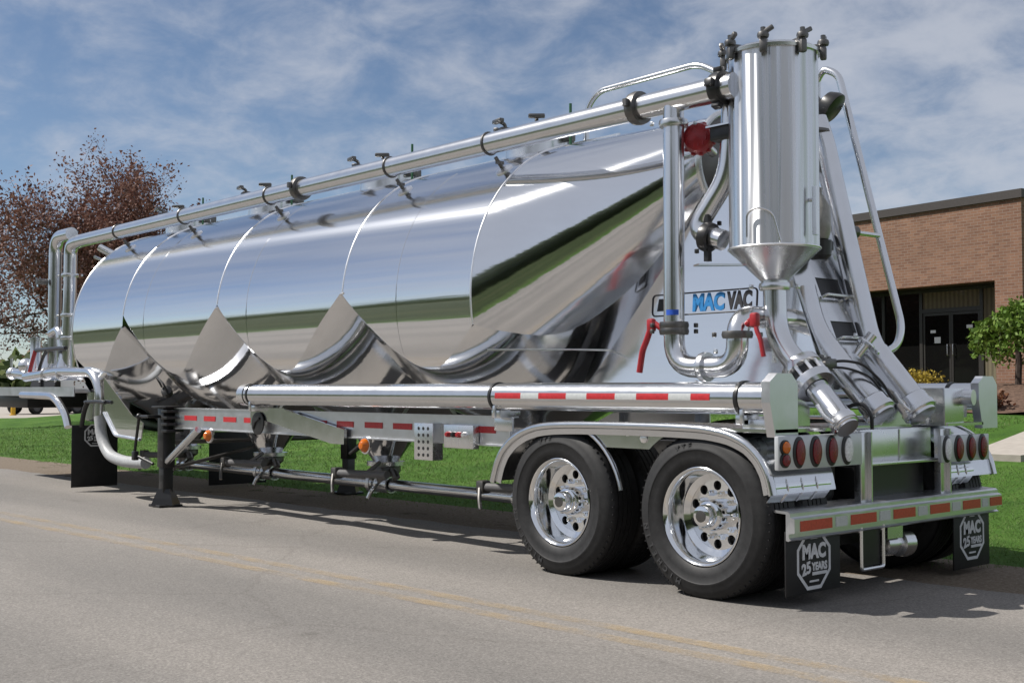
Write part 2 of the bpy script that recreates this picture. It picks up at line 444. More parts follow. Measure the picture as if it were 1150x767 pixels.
def empty(name, loc=(0, 0, 0), rz=0):
    o = bpy.data.objects.new(name, None); o.location = loc; o.rotation_euler = (0, 0, rz); o.empty_display_size = .2
    col.objects.link(o); return o
def copy_part(o, parent, off=(0, 0, 0)):
    c = o.copy(); col.objects.link(c); c.parent = parent
    c.location = Vector(o.location)+Vector(off)
    for ch in list(o.children): copy_part(ch, c)
    return c
def text_geo(mb, body, size, origin, xdir, ydir, mi=0, depth=.002, bold=.0, width=None, sx=1.0):
    """adds lettering lying in the plane of xdir, ydir, centred on origin"""
    cu = bpy.data.curves.new('lettering', 'FONT'); cu.body = body; cu.size = size; cu.align_x = 'CENTER'; cu.align_y = 'CENTER'
    cu.extrude = depth; cu.offset = bold; cu.resolution_u = 3
    ob = bpy.data.objects.new('lettering', cu); col.objects.link(ob)
    dg = bpy.context.evaluated_depsgraph_get(); me = bpy.data.meshes.new_from_object(ob.evaluated_get(dg))
    X = Vector(xdir).normalized(); Y = Vector(ydir).normalized(); Z = X.cross(Y); o = Vector(origin)
    if width:
        xs = [v.co.x for v in me.vertices]; sx = width/(max(xs)-min(xs))
    mb.add([o+X*v.co.x*sx+Y*v.co.y+Z*v.co.z for v in me.vertices], [list(p.vertices) for p in me.polygons], mi)
    bpy.data.objects.remove(ob); bpy.data.curves.remove(cu); bpy.data.meshes.remove(me)

# ------------------------------------------------------------------ terrain, road
def ss(t): t = max(0, min(1, t)); return t*t*(3-2*t)
def gh(x, y): return 1.35*ss((y-4)/18.0)*ss((x+48)/14.0)+3.6*ss((-13-y)/26.0)
def axis_vals(lo, hi, step, far):
    a = [lo+step*i for i in range(int((hi-lo)/step)+1)]
    d = step
    b, c = a[0], a[-1]; pre, post = [], []
    while b > -far: d *= 1.35; b -= d; pre.append(b)
    d = step
    while c < far: d *= 1.35; c += d; post.append(c)
    return pre[::-1]+a+post
xs = axis_vals(-60, 12, 1.5, 1200); ys = axis_vals(-44, 40, 1.0, 1200)
mb = MB()
mb.v = [(x, y, gh(x, y)) for y in ys for x in xs]
nx = len(xs)
mb.f = [(j*nx+i, j*nx+i+1, (j+1)*nx+i+1, (j+1)*nx+i) for j in range(len(ys)-1) for i in range(nx-1)]
mb.m = [0]*len(mb.f)
tag(mb.obj('ground', M['lawn']), kind='structure')
def edge_y(x): return 1.55+.045*x
NEAR = -9.0
def strip(name, y0, y1, z, mat, slope=.045, x0=-300, x1=300, n=80, wob=0, wob0=0):
    m_ = MB(); rnd = random.Random(3)
    for i in range(n+1):
        x = x0+(x1-x0)*i/n
        m_.v += [(x, y0+slope*x+(rnd.uniform(-wob0, wob0)), z), (x, y1+slope*x+rnd.uniform(-wob, wob), z)]
    m_.f = [(2*i, 2*i+2, 2*i+3, 2*i+1) for i in range(n)]; m_.m = [0]*n
    return tag(m_.obj(name, mat), kind='structure')
strip('dirt_shoulder', 1.3, 2.72, .004, M['dirt'], .036)
strip('road', NEAR, 1.55, .009, M['asphalt'], n=3000, wob=.03, wob0=.03)
strip('road_marking', -1.10, -.99, .013, M['yellow_line'], .0532, -80, 30)
strip('road_marking', -1.32, -1.21, .013, M['yellow_line'], .0573, -80, 30)
m_ = MB()
def drape(pts, z, n=14):
    """quad patch a,b,c,d draped on the ground"""
    a, b, c, d = [Vector((*p, 0)) for p in pts]; vs_ = []
    for j in range(n+1):
        for i in range(n+1):
            p = a.lerp(b, i/n).lerp(d.lerp(c, i/n), j/n); vs_.append((p.x, p.y, gh(p.x, p.y)+z))
    return vs_, [(j*(n+1)+i, j*(n+1)+i+1, (j+1)*(n+1)+i+1, (j+1)*(n+1)+i) for j in range(n) for i in range(n)]
# raised concrete walk with a visible front edge
a_, f_ = drape([(-3.35, 9.7), (-2.6, 9.7), (-.4, 16.5), (-4.0, 15.6)], .09)
m_.add(a_, f_)
rim = [a_[i] for i in range(15)]
m_.add(rim+[(p[0], p[1], p[2]-.4) for p in rim], [(i, i+1, 16+i, 15+i) for i in range(14)])
rim = [a_[14+15*i] for i in range(15)]
m_.add(rim+[(p[0], p[1], p[2]-.4) for p in rim], [(i, i+1, 16+i, 15+i) for i in range(14)])
rim = [a_[15*i] for i in range(15)]
m_.add(rim+[(p[0], p[1], p[2]-.4) for p in rim], [(i, i+1, 16+i, 15+i) for i in range(14)])
tag(m_.obj('walkway', M['concrete']), kind='structure')
m_ = MB(); a_, f_ = drape([(-14.5, 15.6), (-3.6, 14.2), (-3.2, 22.6), (-14.5, 24.6)], .03, 30)
m_.v = [(x, y, z+random.uniform(-.02, .05)) for x, y, z in a_]; m_.f = f_; m_.m = [0]*len(f_)
tag(m_.obj('mulch_bed', M['mulch'], angle=10), kind='structure')
m_ = MB(); m_.add([(-220, -2, .006), (-49, 5, .006), (-49, 90, .006), (-220, 90, .006)], [(0, 1, 2, 3)])
tag(m_.obj('car_park', M['concrete']), kind='structure')

# grass blades: uncountable, one object
def blades():
    rnd = np.random.default_rng(5)
    n = 90000
    C = np.array([4.665, -5.675])
    u = rnd.uniform(-.46, .46, n*2); d = 8.5*np.exp(rnd.uniform(0, 1, n*2)*math.log(36/8.5))
    fx = np.array([math.sin(yaw), math.cos(yaw)]); rx = np.array([math.cos(yaw), -math.sin(yaw)])
    P = C+d[:, None]*fx+(u*d)[:, None]*rx
    e = 2.55+.02*P[:, 0]+rnd.normal(0, .22, n*2)
    ok = (P[:, 1] > e) & ~((P[:, 0] > -4.3) & (P[:, 1] > 9.3) & (P[:, 0] < 1)) & ~((P[:, 1] > 14.1) & (P[:, 0] > -15))
    P = P[ok][:n]; d = d[ok][:n]; n = len(P)
    h = np.array([gh(x, y) for x, y in P])
    sc = np.clip(d/12, .8, 2.4)
    a = rnd.uniform(0, 2*PI, n); w = .0045*sc; H = rnd.uniform(.015, .034, n)*np.clip(sc, 1, 1.5)
    lean = rnd.normal(0, .035, (n, 2))
    V = np.empty((n, 3, 3))
    V[:, 0, 0] = P[:, 0]-w*np.cos(a); V[:, 0, 1] = P[:, 1]-w*np.sin(a); V[:, 0, 2] = h-.01
    V[:, 1, 0] = P[:, 0]+w*np.cos(a); V[:, 1, 1] = P[:, 1]+w*np.sin(a); V[:, 1, 2] = h-.01
    V[:, 2, 0] = P[:, 0]+lean[:, 0]; V[:, 2, 1] = P[:, 1]+lean[:, 1]; V[:, 2, 2] = h+H
    me = bpy.data.meshes.new('grass'); me.vertices.add(n*3); me.vertices.foreach_set('co', V.ravel())
    me.loops.add(n*3); me.loops.foreach_set('vertex_index', np.arange(n*3)); me.polygons.add(n)
    me.polygons.foreach_set('loop_start', np.arange(0, n*3, 3)); me.polygons.foreach_set('loop_total', np.full(n, 3))
    me.update(); me.materials.append(M['blade'])
    o = bpy.data.objects.new('grass', me); col.objects.link(o)
    tag(o, 'short green lawn grass beside the road', 'grass', kind='stuff')
blades()

# ------------------------------------------------------------------ foliage helper
def leaf_quads(pts, size, rnd, jit=.5, flat=0.0):
    m_ = MB()
    for p in pts:
        s_ = size*rnd.uniform(1-jit, 1+jit)
        a = Vector((rnd.gauss(0, 1), rnd.gauss(0, 1), rnd.gauss(0, 1)*(1-flat))).normalized()
        b = a.orthogonal().normalized(); b = Matrix.Rotation(rnd.uniform(0, 6.28), 3, a) @ b
        c = a.cross(b); p = Vector(p)
        m_.add([p-b*s_*.5, p+c*s_*.28, p+b*s_*.5, p-c*s_*.28], [(0, 1, 2, 3)])
    return m_
def branch_tree(rnd, base, h, spread, depth, r0, first=.22, nb=(4, 6), up=.5):
    segs = []; tips = []
    def grow(p, d, ln, r, lv):
        n = 4; q = p
        for i in range(n):
            d = (d+Vector((rnd.gauss(0, .10), rnd.gauss(0, .10), rnd.gauss(0, .06)+.03))).normalized()
            q2 = q+d*ln/n; ra = r*(1-i/n*.55); rb = r*(1-(i+1)/n*.55)
            segs.append((q, q2, ra, rb)); q = q2
            if lv >= depth-1: tips.append(q2.copy())
            if lv < depth and (i >= 1 or lv > 0):
                for _ in range(rnd.randint(1, 2) if lv < depth-1 else rnd.randint(1, 3)):
                    ax = d.orthogonal(); ax.rotate(Matrix.Rotation(rnd.uniform(0, 6.28), 3, d))
                    nd = (d*rnd.uniform(.55, .9)+ax.normalized()*rnd.uniform(.6, .95)+Vector((0, 0, up*.25))).normalized()
                    grow(q2, nd, ln*rnd.uniform(.5, .72), rb*.62, lv+1)
    p = Vector(base); t1 = p+Vector((0, 0, h*first))
    segs.append((p, t1, r0*1.25, r0))
    for k in range(rnd.randint(*nb)):
        a = 2*PI*k/5+rnd.uniform(-.4, .4); e = rnd.uniform(.35, 1.2)
        d = Vector((math.cos(a)*math.cos(e), math.sin(a)*math.cos(e), math.sin(e)))
        grow(t1, d, spread*rnd.uniform(.75, 1.05)*(.7+.45*math.sin(e)), r0*.55, 1)
    grow(t1, Vector((0, 0, 1)), spread*.95, r0*.6, 1)
    return segs, tips
def seg_mesh(segs, seg=5):
    m_ = MB()
    for a, b, ra, rb in segs:
        if (b-a).length > 1e-4: m_.cyl(a, b, max(ra, .006), seg if ra > .03 else 3, 0, max(rb, .004))
    return m_
def placed(o, loc): o.location = loc; return o

# ------------------------------------------------------------------ office building
def building():
    root = empty('office_building', (-9.0, 23.5, 1.25), math.atan2(.148, -.99))
    # local frame: +x runs along the front away from its near corner, -y is... front normal is +y (rotated by ~171 deg)
    tag(root, 'single storey brown brick office building with recessed dark glass entrance', 'building')
    Ln, H = 34.0, 4.82; o0, o1 = .78, 6.4; oh = 2.80; dep = 12.0; rec = 1.0
    w = MB()
    def bx(x0, x1, y0, y1, z0, z1, mbx=w, mi=0): mbx.box(((x0+x1)/2, (y0+y1)/2, (z0+z1)/2), (x1-x0, abs(y1-y0), z1-z0), mi=mi)
    bx(0, o0, -.35, 0, -.6, H); bx(o1, Ln, -.35, 0, -.6, H); bx(o0, o1, -.35, 0, oh, H)
    bx(0, .35, -dep, -.352, -.6, H); bx(Ln-.35, Ln, -dep, -.352, -.6, H); bx(.352, Ln-.352, -dep, -dep+.35, -.6, H)
    bx(o1, o1+.3, -rec-.4, -.352, -.6, oh+.4)
    w.obj('wall', M['brick'], root, smooth=False)
    r = MB(); bx(.2, Ln-.2, -dep+.2, -.2, H-.35, H-.2, r); r.obj('roof', M['coping'], root, smooth=False)
    c = MB(); bx(-.06, Ln+.06, -.42, .07, H, H+.22, c); bx(-.06, .42, -dep, -.422, H, H+.22, c)
    c.obj('coping', M['coping'], root, smooth=False)
    s = MB(); bx(.352, o1-.01, -rec-.6, -.36, oh+.01, oh+.12, s); s.obj('soffit', M['coping'], root, smooth=False)
    th = MB(); bx(o0-.3, o1, -rec-.3, .6, -.3, .06, th); th.obj('threshold', M['concrete'], root, smooth=False)
    yb = -rec
    # glazed front: frames
    f = MB()
    for x in (o0-.1, 1.86, 3.80, 5.1, 6.35): bx(x-.05, x+.05, yb-.05, yb+.05, .06, oh, f)
    for x0, x1 in ((o0-.05, 1.81), (1.91, 3.75), (3.85, 5.05), (5.15, 6.3)):
        bx(x0, x1, yb-.045, yb+.045, oh-.09, oh-.002, f)
    bx(1.91, 3.75, yb-.045, yb+.045, 2.14, 2.25, f)
    for x0, x1 in ((o0-.05, 1.81), (3.85, 5.05), (5.15, 6.3)): bx(x0, x1, yb-.045, yb+.045, .062, .16, f)
    f.obj('window_frame', M['bronze'], root, smooth=False)
    g = MB(); bx(o0-.05, 1.81, yb-.012, yb+.012, .16, oh-.09, g); g.obj('window', M['curtain'], root, smooth=False)
    for x0, x1 in ((3.85, 5.05), (5.15, 6.3)):
        g = MB(); bx(x0, x1, yb-.012, yb+.012, .16, oh-.09, g); g.obj('window', M['glass'], root, smooth=False)
    g = MB(); bx(1.91, 3.75, yb-.012, yb+.012, 2.25, oh-.09, g); g.obj('transom_window', M['curtain'], root, smooth=False)
    for x0, x1, hx in ((1.92, 2.825, 2.74), (2.835, 3.74, 2.92)):
        d = MB(); bx(x0+.06, x1-.06, yb-.01, yb+.01, .16, 2.06, d)
        dn = d.obj('door', M['glass'], root, smooth=False)
        fr = MB()
        bx(x0, x0+.06, yb-.025, yb+.025, .07, 2.13, fr); bx(x1-.06, x1, yb-.025, yb+.025, .07, 2.13, fr)
        bx(x0+.06, x1-.06, yb-.024, yb+.024, .07, .16, fr); bx(x0+.06, x1-.06, yb-.024, yb+.024, 2.06, 2.13, fr)
        fr.obj('door_frame', M['bronze'], dn, smooth=False)
        h = MB(); h.tube([(hx, yb+.026, .95), (hx, yb+.08, .95), (hx, yb+.08, 1.25), (hx, yb+.026, 1.25)], .014, .02, 8)
        h.obj('handle', M['alu'], dn)
        n = MB()
        if hx > 2.8: n.box((3.28, yb+.013, 1.38), (.2, .004, .17)); n.obj('notice', M['white_paint'], dn, smooth=False); n = MB(); n.box((3.42, yb+.013, 1.62), (.17, .004, .08))
        else: n.box((2.25, yb+.013, 1.72), (.19, .004, .09))
        n.obj('notice', M['white_paint'], dn, smooth=False)
building()

# ------------------------------------------------------------------ trees and plants
def tree_red():
    rnd = random.Random(21)
    root = empty('budding_tree', (-29.2, 8.6, gh(-29.2, 8.6)))
    tag(root, 'tall spreading tree with reddish brown spring buds behind the trailer front', 'tree')
    segs, tips = branch_tree(rnd, (0, 0, -.1), 8.4, 3.7, 4, .20, .22, (7, 8))
    rz = Matrix.Rotation(.3, 3, 'Z')
    seg_mesh(segs).obj('trunk', M['bark'], root, fix=False)
    pts = []
    for p in tips:
        for _ in range(14): pts.append(p+Vector((rnd.gauss(0, .14), rnd.gauss(0, .14), rnd.gauss(0, .14))))
    rnd.shuffle(pts)
    leaf_quads(pts[:90000], .09, rnd).obj('crown', M['bud'], root, smooth=False, fix=False)
tree_red()
def tree_weep():
    rnd = random.Random(4); x, y = -7.5, 20.0
    root = empty('weeping_tree', (x, y, gh(x, y)))
    tag(root, 'small umbrella shaped green tree before the brick pier of the office', 'tree')
    m_ = MB(); m_.tube([(0, 0, -.1), (.02, .03, .7), (-.03, 0, 1.0), (0, 0, 1.4)], lambda t: .075-.03*t, .3, 8)
    pts = []
    for k in range(34):
        a = rnd.uniform(0, 6.28); rr = rnd.uniform(.3, 1.1); zt = 1.78-.2*rr+rnd.gauss(0, .09)
        p0 = Vector((0, 0, 1.3)); p1 = Vector((rr*.5*math.cos(a), rr*.5*math.sin(a), zt)); p2 = Vector((rr*math.cos(a), rr*math.sin(a), zt-.28)); p3 = p2*1.06; p3.z = zt-1.05*rnd.uniform(.55, 1.0)
        m_.tube([p0, p1, p2, p3], lambda t: .022-.017*t, .25, 5, arc=3)
        for _ in range(210):
            t = rnd.random()
            q = p0.lerp(p1, t) if rnd.random() < .12 else (p1.lerp(p2, t) if rnd.random() < .55 else p2.lerp(p3, t))
            pts.append(q+Vector((rnd.gauss(0, .09), rnd.gauss(0, .09), rnd.gauss(0, .07))))
    m_.obj('trunk', M['bark'], root)
    leaf_quads(pts, .12, rnd).obj('crown', M['weep_leaf'], root, smooth=False, fix=False)
tree_weep()
def bush(name, x, y, r, h, n, mat, lsize, label, cat='bush', seed=1, group=None):
    rnd = random.Random(seed); root = empty(name, (x, y, gh(x, y)))
    tag(root, label, cat, group)
    m_ = MB(); pts = []
    for k in range(26):
        a = rnd.uniform(0, 6.28); e = rnd.uniform(.25, 1.45); l = rnd.uniform(.7, 1.1)
        tip = Vector((r*math.cos(a)*math.cos(e)*l, r*math.sin(a)*math.cos(e)*l, h*math.sin(e)*l))
        m_.cyl((0, 0, -.05), tip, .012, 4, 0, .004)
        for _ in range(n//26):
            t = rnd.uniform(.3, 1.05); pts.append(tip*t+Vector((rnd.gauss(0, r*.13), rnd.gauss(0, r*.13), rnd.gauss(0, h*.1)+.03)))
    m_.obj('stem', M['bark'], root); leaf_quads(pts, lsize, rnd).obj('foliage', mat, root, smooth=False, fix=False)
bush('flowering_bush', -9.3, 18.9, .6, .42, 1500, M['yellow_leaf'], .07, 'low yellow flowering bush in the mulch before the glass doors', seed=2)
bush('low_shrub', -5.55, 14.9, .42, .3, 500, M['red_leaf'], .09, 'small reddish twiggy shrub in the mulch bed', 'shrub', seed=3)

# opposite side of the road: a long bushy tree belt, and a distant belt beyond the site
def belt(name, label, pts, hgt, wid, n, lsize, seed):
    rnd = random.Random(seed); P = []
    for _ in range(n):
        k = rnd.randrange(len(pts)-1); a, b = Vector((*pts[k], 0)), Vector((*pts[k+1], 0)); t = rnd.random()
        c = a.lerp(b, t); s_ = c.x*.13+c.y*.21
        hh = hgt*(.62+.25*math.sin(s_*1.7)+.18*math.sin(s_*4.3+1)+.1*math.sin(s_*9.1))
        z = hh*rnd.random()**.8; q_ = (c.x+rnd.gauss(0, wid), c.y+rnd.gauss(0, wid)); P.append((*q_, z+gh(*q_)))
    o = leaf_quads(P, lsize, rnd).obj(name, M['hedge_leaf'], smooth=False, fix=False)
    tag(o, label, 'trees', kind='stuff')
belt('far_trees', 'dark belt of trees across the road, mirrored in the tank', [(-170, -50), (-40, -44), (60, -44), (130, -40)], 3.4, 1.6, 36000, .9, 5)
belt('far_trees', 'taller dark wood across the road behind the viewer, mirrored in the rear cone', [(4, -38), (40, -36), (120, -28)], 9, 2.0, 30000, 1.0, 8)
belt('distant_trees', 'low grey green tree line on the horizon beyond the car park', [(-200, -60), (-190, 20), (-150, 110), (-40, 150)], 6, 4, 16000, 2.2, 6)
tag(bpy.data.objects['distant_trees'], kind='stuff')

# ------------------------------------------------------------------ hydrant and far vehicles
def hydrant(x, y):
    root = empty('fire_hydrant', (x, y, 0)); tag(root, 'yellow fire hydrant on the far lawn edge at left', 'hydrant')
    b = MB(); b.lathe([(.16, 0), (.16, .04), (.11, .05), (.105, .55), (.13, .56), (.13, .6), (.10, .66), (.05, .73), (.03, .78), (0, .78)], seg=20)
    b.obj('barrel', M['hydrant_yellow'], root)
    for a in (0, PI/2, PI):
        n = MB(); d = Vector((math.cos(a), math.sin(a), 0)); n.cyl(d*.09+Vector((0, 0, .45)), d*.2+Vector((0, 0, .45)), .055, 12); n.obj('nozzle', M['hydrant_yellow'], root)
hydrant(-54.5, 14.5)
def road_wheel(root, x, y, r, w):
    t = MB(); t.lathe([(r*.62, -w/2), (r*.95, -w/2), (r, -w*.35), (r, w*.35), (r*.95, w/2), (r*.62, w/2)], (x, y, r), (0, 1, 0), 24, cap=False)
    wl = MB(); wl.lathe([(0, -w*.3), (r*.62, -w*.4), (r*.62, w*.4), (0, w*.3)], (x, y, r), (0, 1, 0), 20, cap=False)
    wo_ = wl.obj('wheel', M['steel_grey'], root); t.obj('tyre', M['rubber'], wo_)
def van(x, y, rz):
    root = empty('delivery_van', (x, y, 0), rz); tag(root, 'white van parked far off beyond the lawn', 'van')
    prof = [(-2.6, .35), (2.5, .35), (2.6, .8), (2.45, 1.15), (1.7, 1.35), (1.05, 2.15), (-2.45, 2.2), (-2.6, 2.0)]
    b = MB(); b.prism([(px_, -.95, pz) for px_, pz in prof], (0, 1.9, 0)); b.obj('body', M['white_paint'], root, smooth=False)
    for s_ in (-1, 1):
        g = MB(); yy = .955*s_; g.add([(1.55, yy, 1.35), (1.0, yy, 2.0), (.3, yy, 2.0), (.3, yy, 1.35)], [(0, 1, 2, 3)]); g.obj('side_window', M['glass'], root, smooth=False)
        for xx in (1.6, -1.6): road_wheel(root, xx, .82*s_, .34, .24)
    g = MB(); g.add([(1.74, -.8, 1.38), (1.74, .8, 1.38), (1.13, .75, 2.1), (1.13, -.75, 2.1)], [(0, 1, 2, 3)]); g.obj('windscreen', M['glass'], root, smooth=False)
van(-55.5, 20.0, .8)
def pickup(x, y, rz):
    root = empty('pickup_truck', (x, y, 0), rz); tag(root, 'dark pickup truck parked far off behind the hydrant', 'truck')
    prof = [(-2.6, .45), (2.6, .45), (2.65, .85), (2.5, 1.05), (1.3, 1.12), (.75, 1.68), (-.55, 1.7), (-.75, 1.1), (-2.6, 1.05)]
    b = MB(); b.prism([(px_, -.92, pz) for px_, pz in prof], (0, 1.84, 0)); b.obj('body', M['black'], root, smooth=False)
    for s_ in (-1, 1):
        g = MB(); yy = .925*s_; g.add([(1.1, yy, 1.14), (.68, yy, 1.6), (-.5, yy, 1.62), (-.6, yy, 1.14)], [(0, 1, 2, 3)]); g.obj('side_window', M['glass'], root, smooth=False)
        for xx in (1.65, -1.65): road_wheel(root, xx, .8*s_, .38, .25)
pickup(-57.5, 17.5, 1.9)

# ================================================================== the tank trailer
T = empty('tank_trailer', (-5.0, 1.28, 0.0))
tag(T, 'polished stainless steel dry bulk tank trailer parked on its legs at the roadside', 'trailer')
TO = Vector((-5.0, 1.28, 0.0))
def part(mb_, name, mat, parent=None, label=None, **kw):
    """geometry is written in site coordinates; the part sits at the trailer's origin"""
    mb_.v = [(x-TO.x, y-TO.y, z-TO.z) for x, y, z in mb_.v]
    o = mb_.obj(name, mat, parent or T, **kw)
    if label: o['label'] = label
    return o

YC, ZC, RT = 1.28, 2.0, 1.28
X0, XW, XR = -9.95, -2.2, -.75         # tank front, last full weld, rear ring
R1, Z1 = .36, 2.93
OUT_Z = .54
def body(x):
    if x <= XW: return RT, ZC
    t = (x-XW)/(XR-XW); return RT+(R1-RT)*t, ZC+(Z1-ZC)*t
HZ = [.54, .72, .88, 1.0, 1.15, 1.32, 1.55, 1.80, 2.12, 3.2]
HR = [.11, .24, .36, .52, .82, 1.04, 1.245, 1.445, 1.70, 2.46]
HS = [.72, .73, 1.1, 1.9, 1.8, 1.02, .83, .79, .76, .70]
def rho(z):
    z = max(HZ[0], min(z, HZ[-1]))
    i = max(k for k in range(len(HZ)-1) if HZ[k] <= z+1e-9)
    h = HZ[i+1]-HZ[i]; t = (z-HZ[i])/h
    return (HR[i]*(1+2*t)*(1-t)**2+HS[i]*h*t*(1-t)**2+HR[i+1]*t*t*(3-2*t)+HS[i+1]*h*t*t*(t-1))
def drho(z): return (rho(z+.004)-rho(z-.004))/(.008 if z > .545 else .004)
BAYS = [(X0, -8.45, -9.42), (-8.45, -6.2, -7.32), (-6.2, -3.94, -5.07), (-3.94, XR, -2.85)]
PT = R(-33)
def prof(x, phi):
    """half width and height of the body section: a circle that runs straight down below PT"""
    Rb, zb = body(x)
    if phi >= PT: return Rb*math.cos(phi), zb+Rb*math.sin(phi)
    u = (PT-phi)*Rb
    return Rb*math.cos(PT)+u*math.sin(PT), zb+Rb*math.sin(PT)-u*math.cos(PT)
def half_width(x, z):
    Rb, zb = body(x); zt_ = zb+Rb*math.sin(PT)
    if z < zt_: return Rb*math.cos(PT)+(zt_-z)*math.tan(PT)
    d = Rb*Rb-(z-zb)**2
    return math.sqrt(d) if d > 0 else 0
def in_cone(x, xc, phi):
    y, z = prof(x, phi)
    return y > 0 and (x-xc)**2+y*y <= rho(z)**2+1e-9
def phi_low(x, xc):
    lo = R(-89); p = R(60)
    while p > lo:
        q = p-R(.5)
        if not in_cone(x, xc, q):
            a, b = q, p
            for _ in range(20):
                m = (a+b)/2
                if in_cone(x, xc, m): b = m
                else: a = m
            return b
        p = q
    return lo
def barrel_patch(x0, x1, xc, nxs=28, nph=72):
    mb_ = MB(); nrm = []
    def pos(x, f, left):
        y, z = prof(x, f); return Vector((x, YC-y if left else YC+y, z))
    for i in range(nxs+1):
        x = x0+(x1-x0)*i/nxs; pl = phi_low(x, xc)
        for k in range(nph+1):
            ph = pl+(PI-2*pl)*k/nph; left = ph <= PI/2; f = ph if left else PI-ph
            f = min(f, PI/2); p = pos(x, f, left); mb_.v.append(tuple(p))
            e = 1e-3; xd = -e if x1-x < .01 else e
            tx = (pos(x+xd, f, left)-p)/xd; tp = pos(x, f-e, left)-p
            n_ = tp.cross(tx).normalized()
            if f > R(89.5): n_ = Vector((-tx.z, 0, tx.x))
            Rb, zb = body(x)
            if n_.dot(p-Vector((x, YC, zb))) < 0: n_ = -n_
            nrm.append(n_.normalized())
    w = nph+1
    mb_.f = [(i*w+k, i*w+k+1, (i+1)*w+k+1, (i+1)*w+k) for i in range(nxs) for k in range(nph)]
    mb_.m = [0]*len(mb_.f)
    fix_winding(mb_, nrm); return mb_, nrm
def fix_winding(mb_, nrm):
    out = []
    for f in mb_.f:
        a, b, c = [Vector(mb_.v[i]) for i in f[:3]]
        g = (b-a).cross(c-a)
        if g.length < 1e-10 and len(f) > 3: g = (c-a).cross(Vector(mb_.v[f[3]])-a)
        out.append(tuple(f) if g.dot(nrm[f[0]]+nrm[f[2]]) >= 0 else tuple(f[::-1]))
    mb_.f = out
def cone_limit(th, xa, xb, xc):
    ct, st = math.cos(th), math.sin(th); z = OUT_Z; dz = .003
    while z < 3.3:
        r_ = rho(z); x = xc+r_*ct; y = r_*abs(st)
        if x < xa or x > xb or y >= half_width(x, z): break
        z += dz
    return z
def hopper_patch(xa, xb, xc, nt=220, nz=44):
    mb_ = MB(); nrm = []
    for k in range(nt):
        th = 2*PI*k/nt; zt = cone_limit(th, xa, xb, xc)
        for j in range(nz+1):
            z = OUT_Z+(zt-OUT_Z)*j/nz; r_ = rho(z); al = math.atan(drho(z))
            mb_.v.append((xc+r_*math.cos(th), YC+r_*math.sin(th), z))
            nrm.append(Vector((math.cos(th)*math.cos(al), math.sin(th)*math.cos(al), -math.sin(al))))
    w = nz+1
    mb_.f = [(k*w+j, ((k+1) % nt)*w+j, ((k+1) % nt)*w+j+1, k*w+j+1) for k in range(nt) for j in range(nz)]
    mb_.m = [0]*len(mb_.f); fix_winding(mb_, nrm); return mb_, nrm

# shell: the tank barrel is one mesh; hoppers, rear cone, welds, lids are its sub-parts
shell = MB(); sn = []
for (xa, xb, xc) in BAYS:
    p_, n_ = barrel_patch(xa, min(xb, XW), xc); shell.add(p_.v, p_.f); sn += n_
# domed front head
hn = 10
head = MB(); 
for i in range(hn+1):
    a = PI/2*i/hn; rr = RT*math.cos(a); xx = X0-.32*math.sin(a)
    for k in range(64):
        t = 2*PI*k/64; head.v.append((xx, YC+rr*math.cos(t), ZC+rr*math.sin(t)))
        sn.append(Vector((-math.sin(a)*1.0-.0, math.cos(a)*.4*math.cos(t), math.cos(a)*.4*math.sin(t))).normalized())
head.f = [(i*64+k, i*64+(k+1) % 64, (i+1)*64+(k+1) % 64, (i+1)*64+k) for i in range(hn) for k in range(64)]; head.m = [0]*len(head.f)
shell.add(head.v, head.f)
fix_winding(shell, sn)
tank = part(shell, 'tank', M['mirror'], normals=sn)
rc, rn = barrel_patch(XW, XR, BAYS[3][2], 30, 72)
part(rc, 'rear_cone', M['mirror'], tank, normals=rn)
for (xa, xb, xc) in BAYS:
    h_, n_ = hopper_patch(xa, xb, xc); part(h_, 'hopper', M['mirror'], tank, normals=n_)
# rear end: ring flange and dark inner head
e_ = MB(); e_.torus((XR, YC, Z1), (1, 0, 0), R1+.012, .026, 40, 10); part(e_, 'end_ring', M['alu'], tank)
e_ = MB(); e_.lathe([(0, .09), (.2, .075), (R1-.05, .03), (R1, 0)], (XR, YC, Z1), (1, 0, 0), 40, cap=False); part(e_, 'end_cover', M['dark_metal'], tank)
# weld seams round the barrel
for i, x in enumerate((X0+.02, -8.45, -6.2, -3.94, XW)):
    pl = phi_low(x, BAYS[min(i, 3)][2]) if i else R(-30)
    pts = []
    for p in np.linspace(pl, PI-pl, 64):
        y_, z_ = prof(x, p if p <= PI/2 else PI-p); pts.append((x, YC-y_ if p <= PI/2 else YC+y_, z_))
    w_ = MB(); w_.tube(pts, .0075, 0, 8); part(w_, 'weld_seam', M['weld'], tank)
# mid-bay seam and hopper joint seams
for i, x in enumerate((-8.45, -6.2, -3.94)):
    xc = BAYS[i][2]; Lb = x-xc
    def zrho(r_):
        lo, hi = .54, 3.2
        for _ in range(40):
            m = (lo+hi)/2
            if rho(m) < r_: lo = m
            else: hi = m
        return lo
    pts = []
    for s_ in np.linspace(-1, 1, 41):
        y = s_*1.27; pts.append((x, YC+y, zrho(math.hypot(Lb, y))-.004))
    w_ = MB(); w_.tube(pts, .03, 0, 10); part(w_, 'valley_flange', M['pipe'], tank)
for xs_ in (-7.9, -5.6, -3.15):
    pts = [(xs_, YC-(RT+.0005)*math.cos(p), ZC+(RT+.0005)*math.sin(p)) for p in np.linspace(R(-20), R(60), 30)]
    w_ = MB(); w_.tube(pts, .003, 0, 6); part(w_, 'weld_seam', M['mirror'], tank)
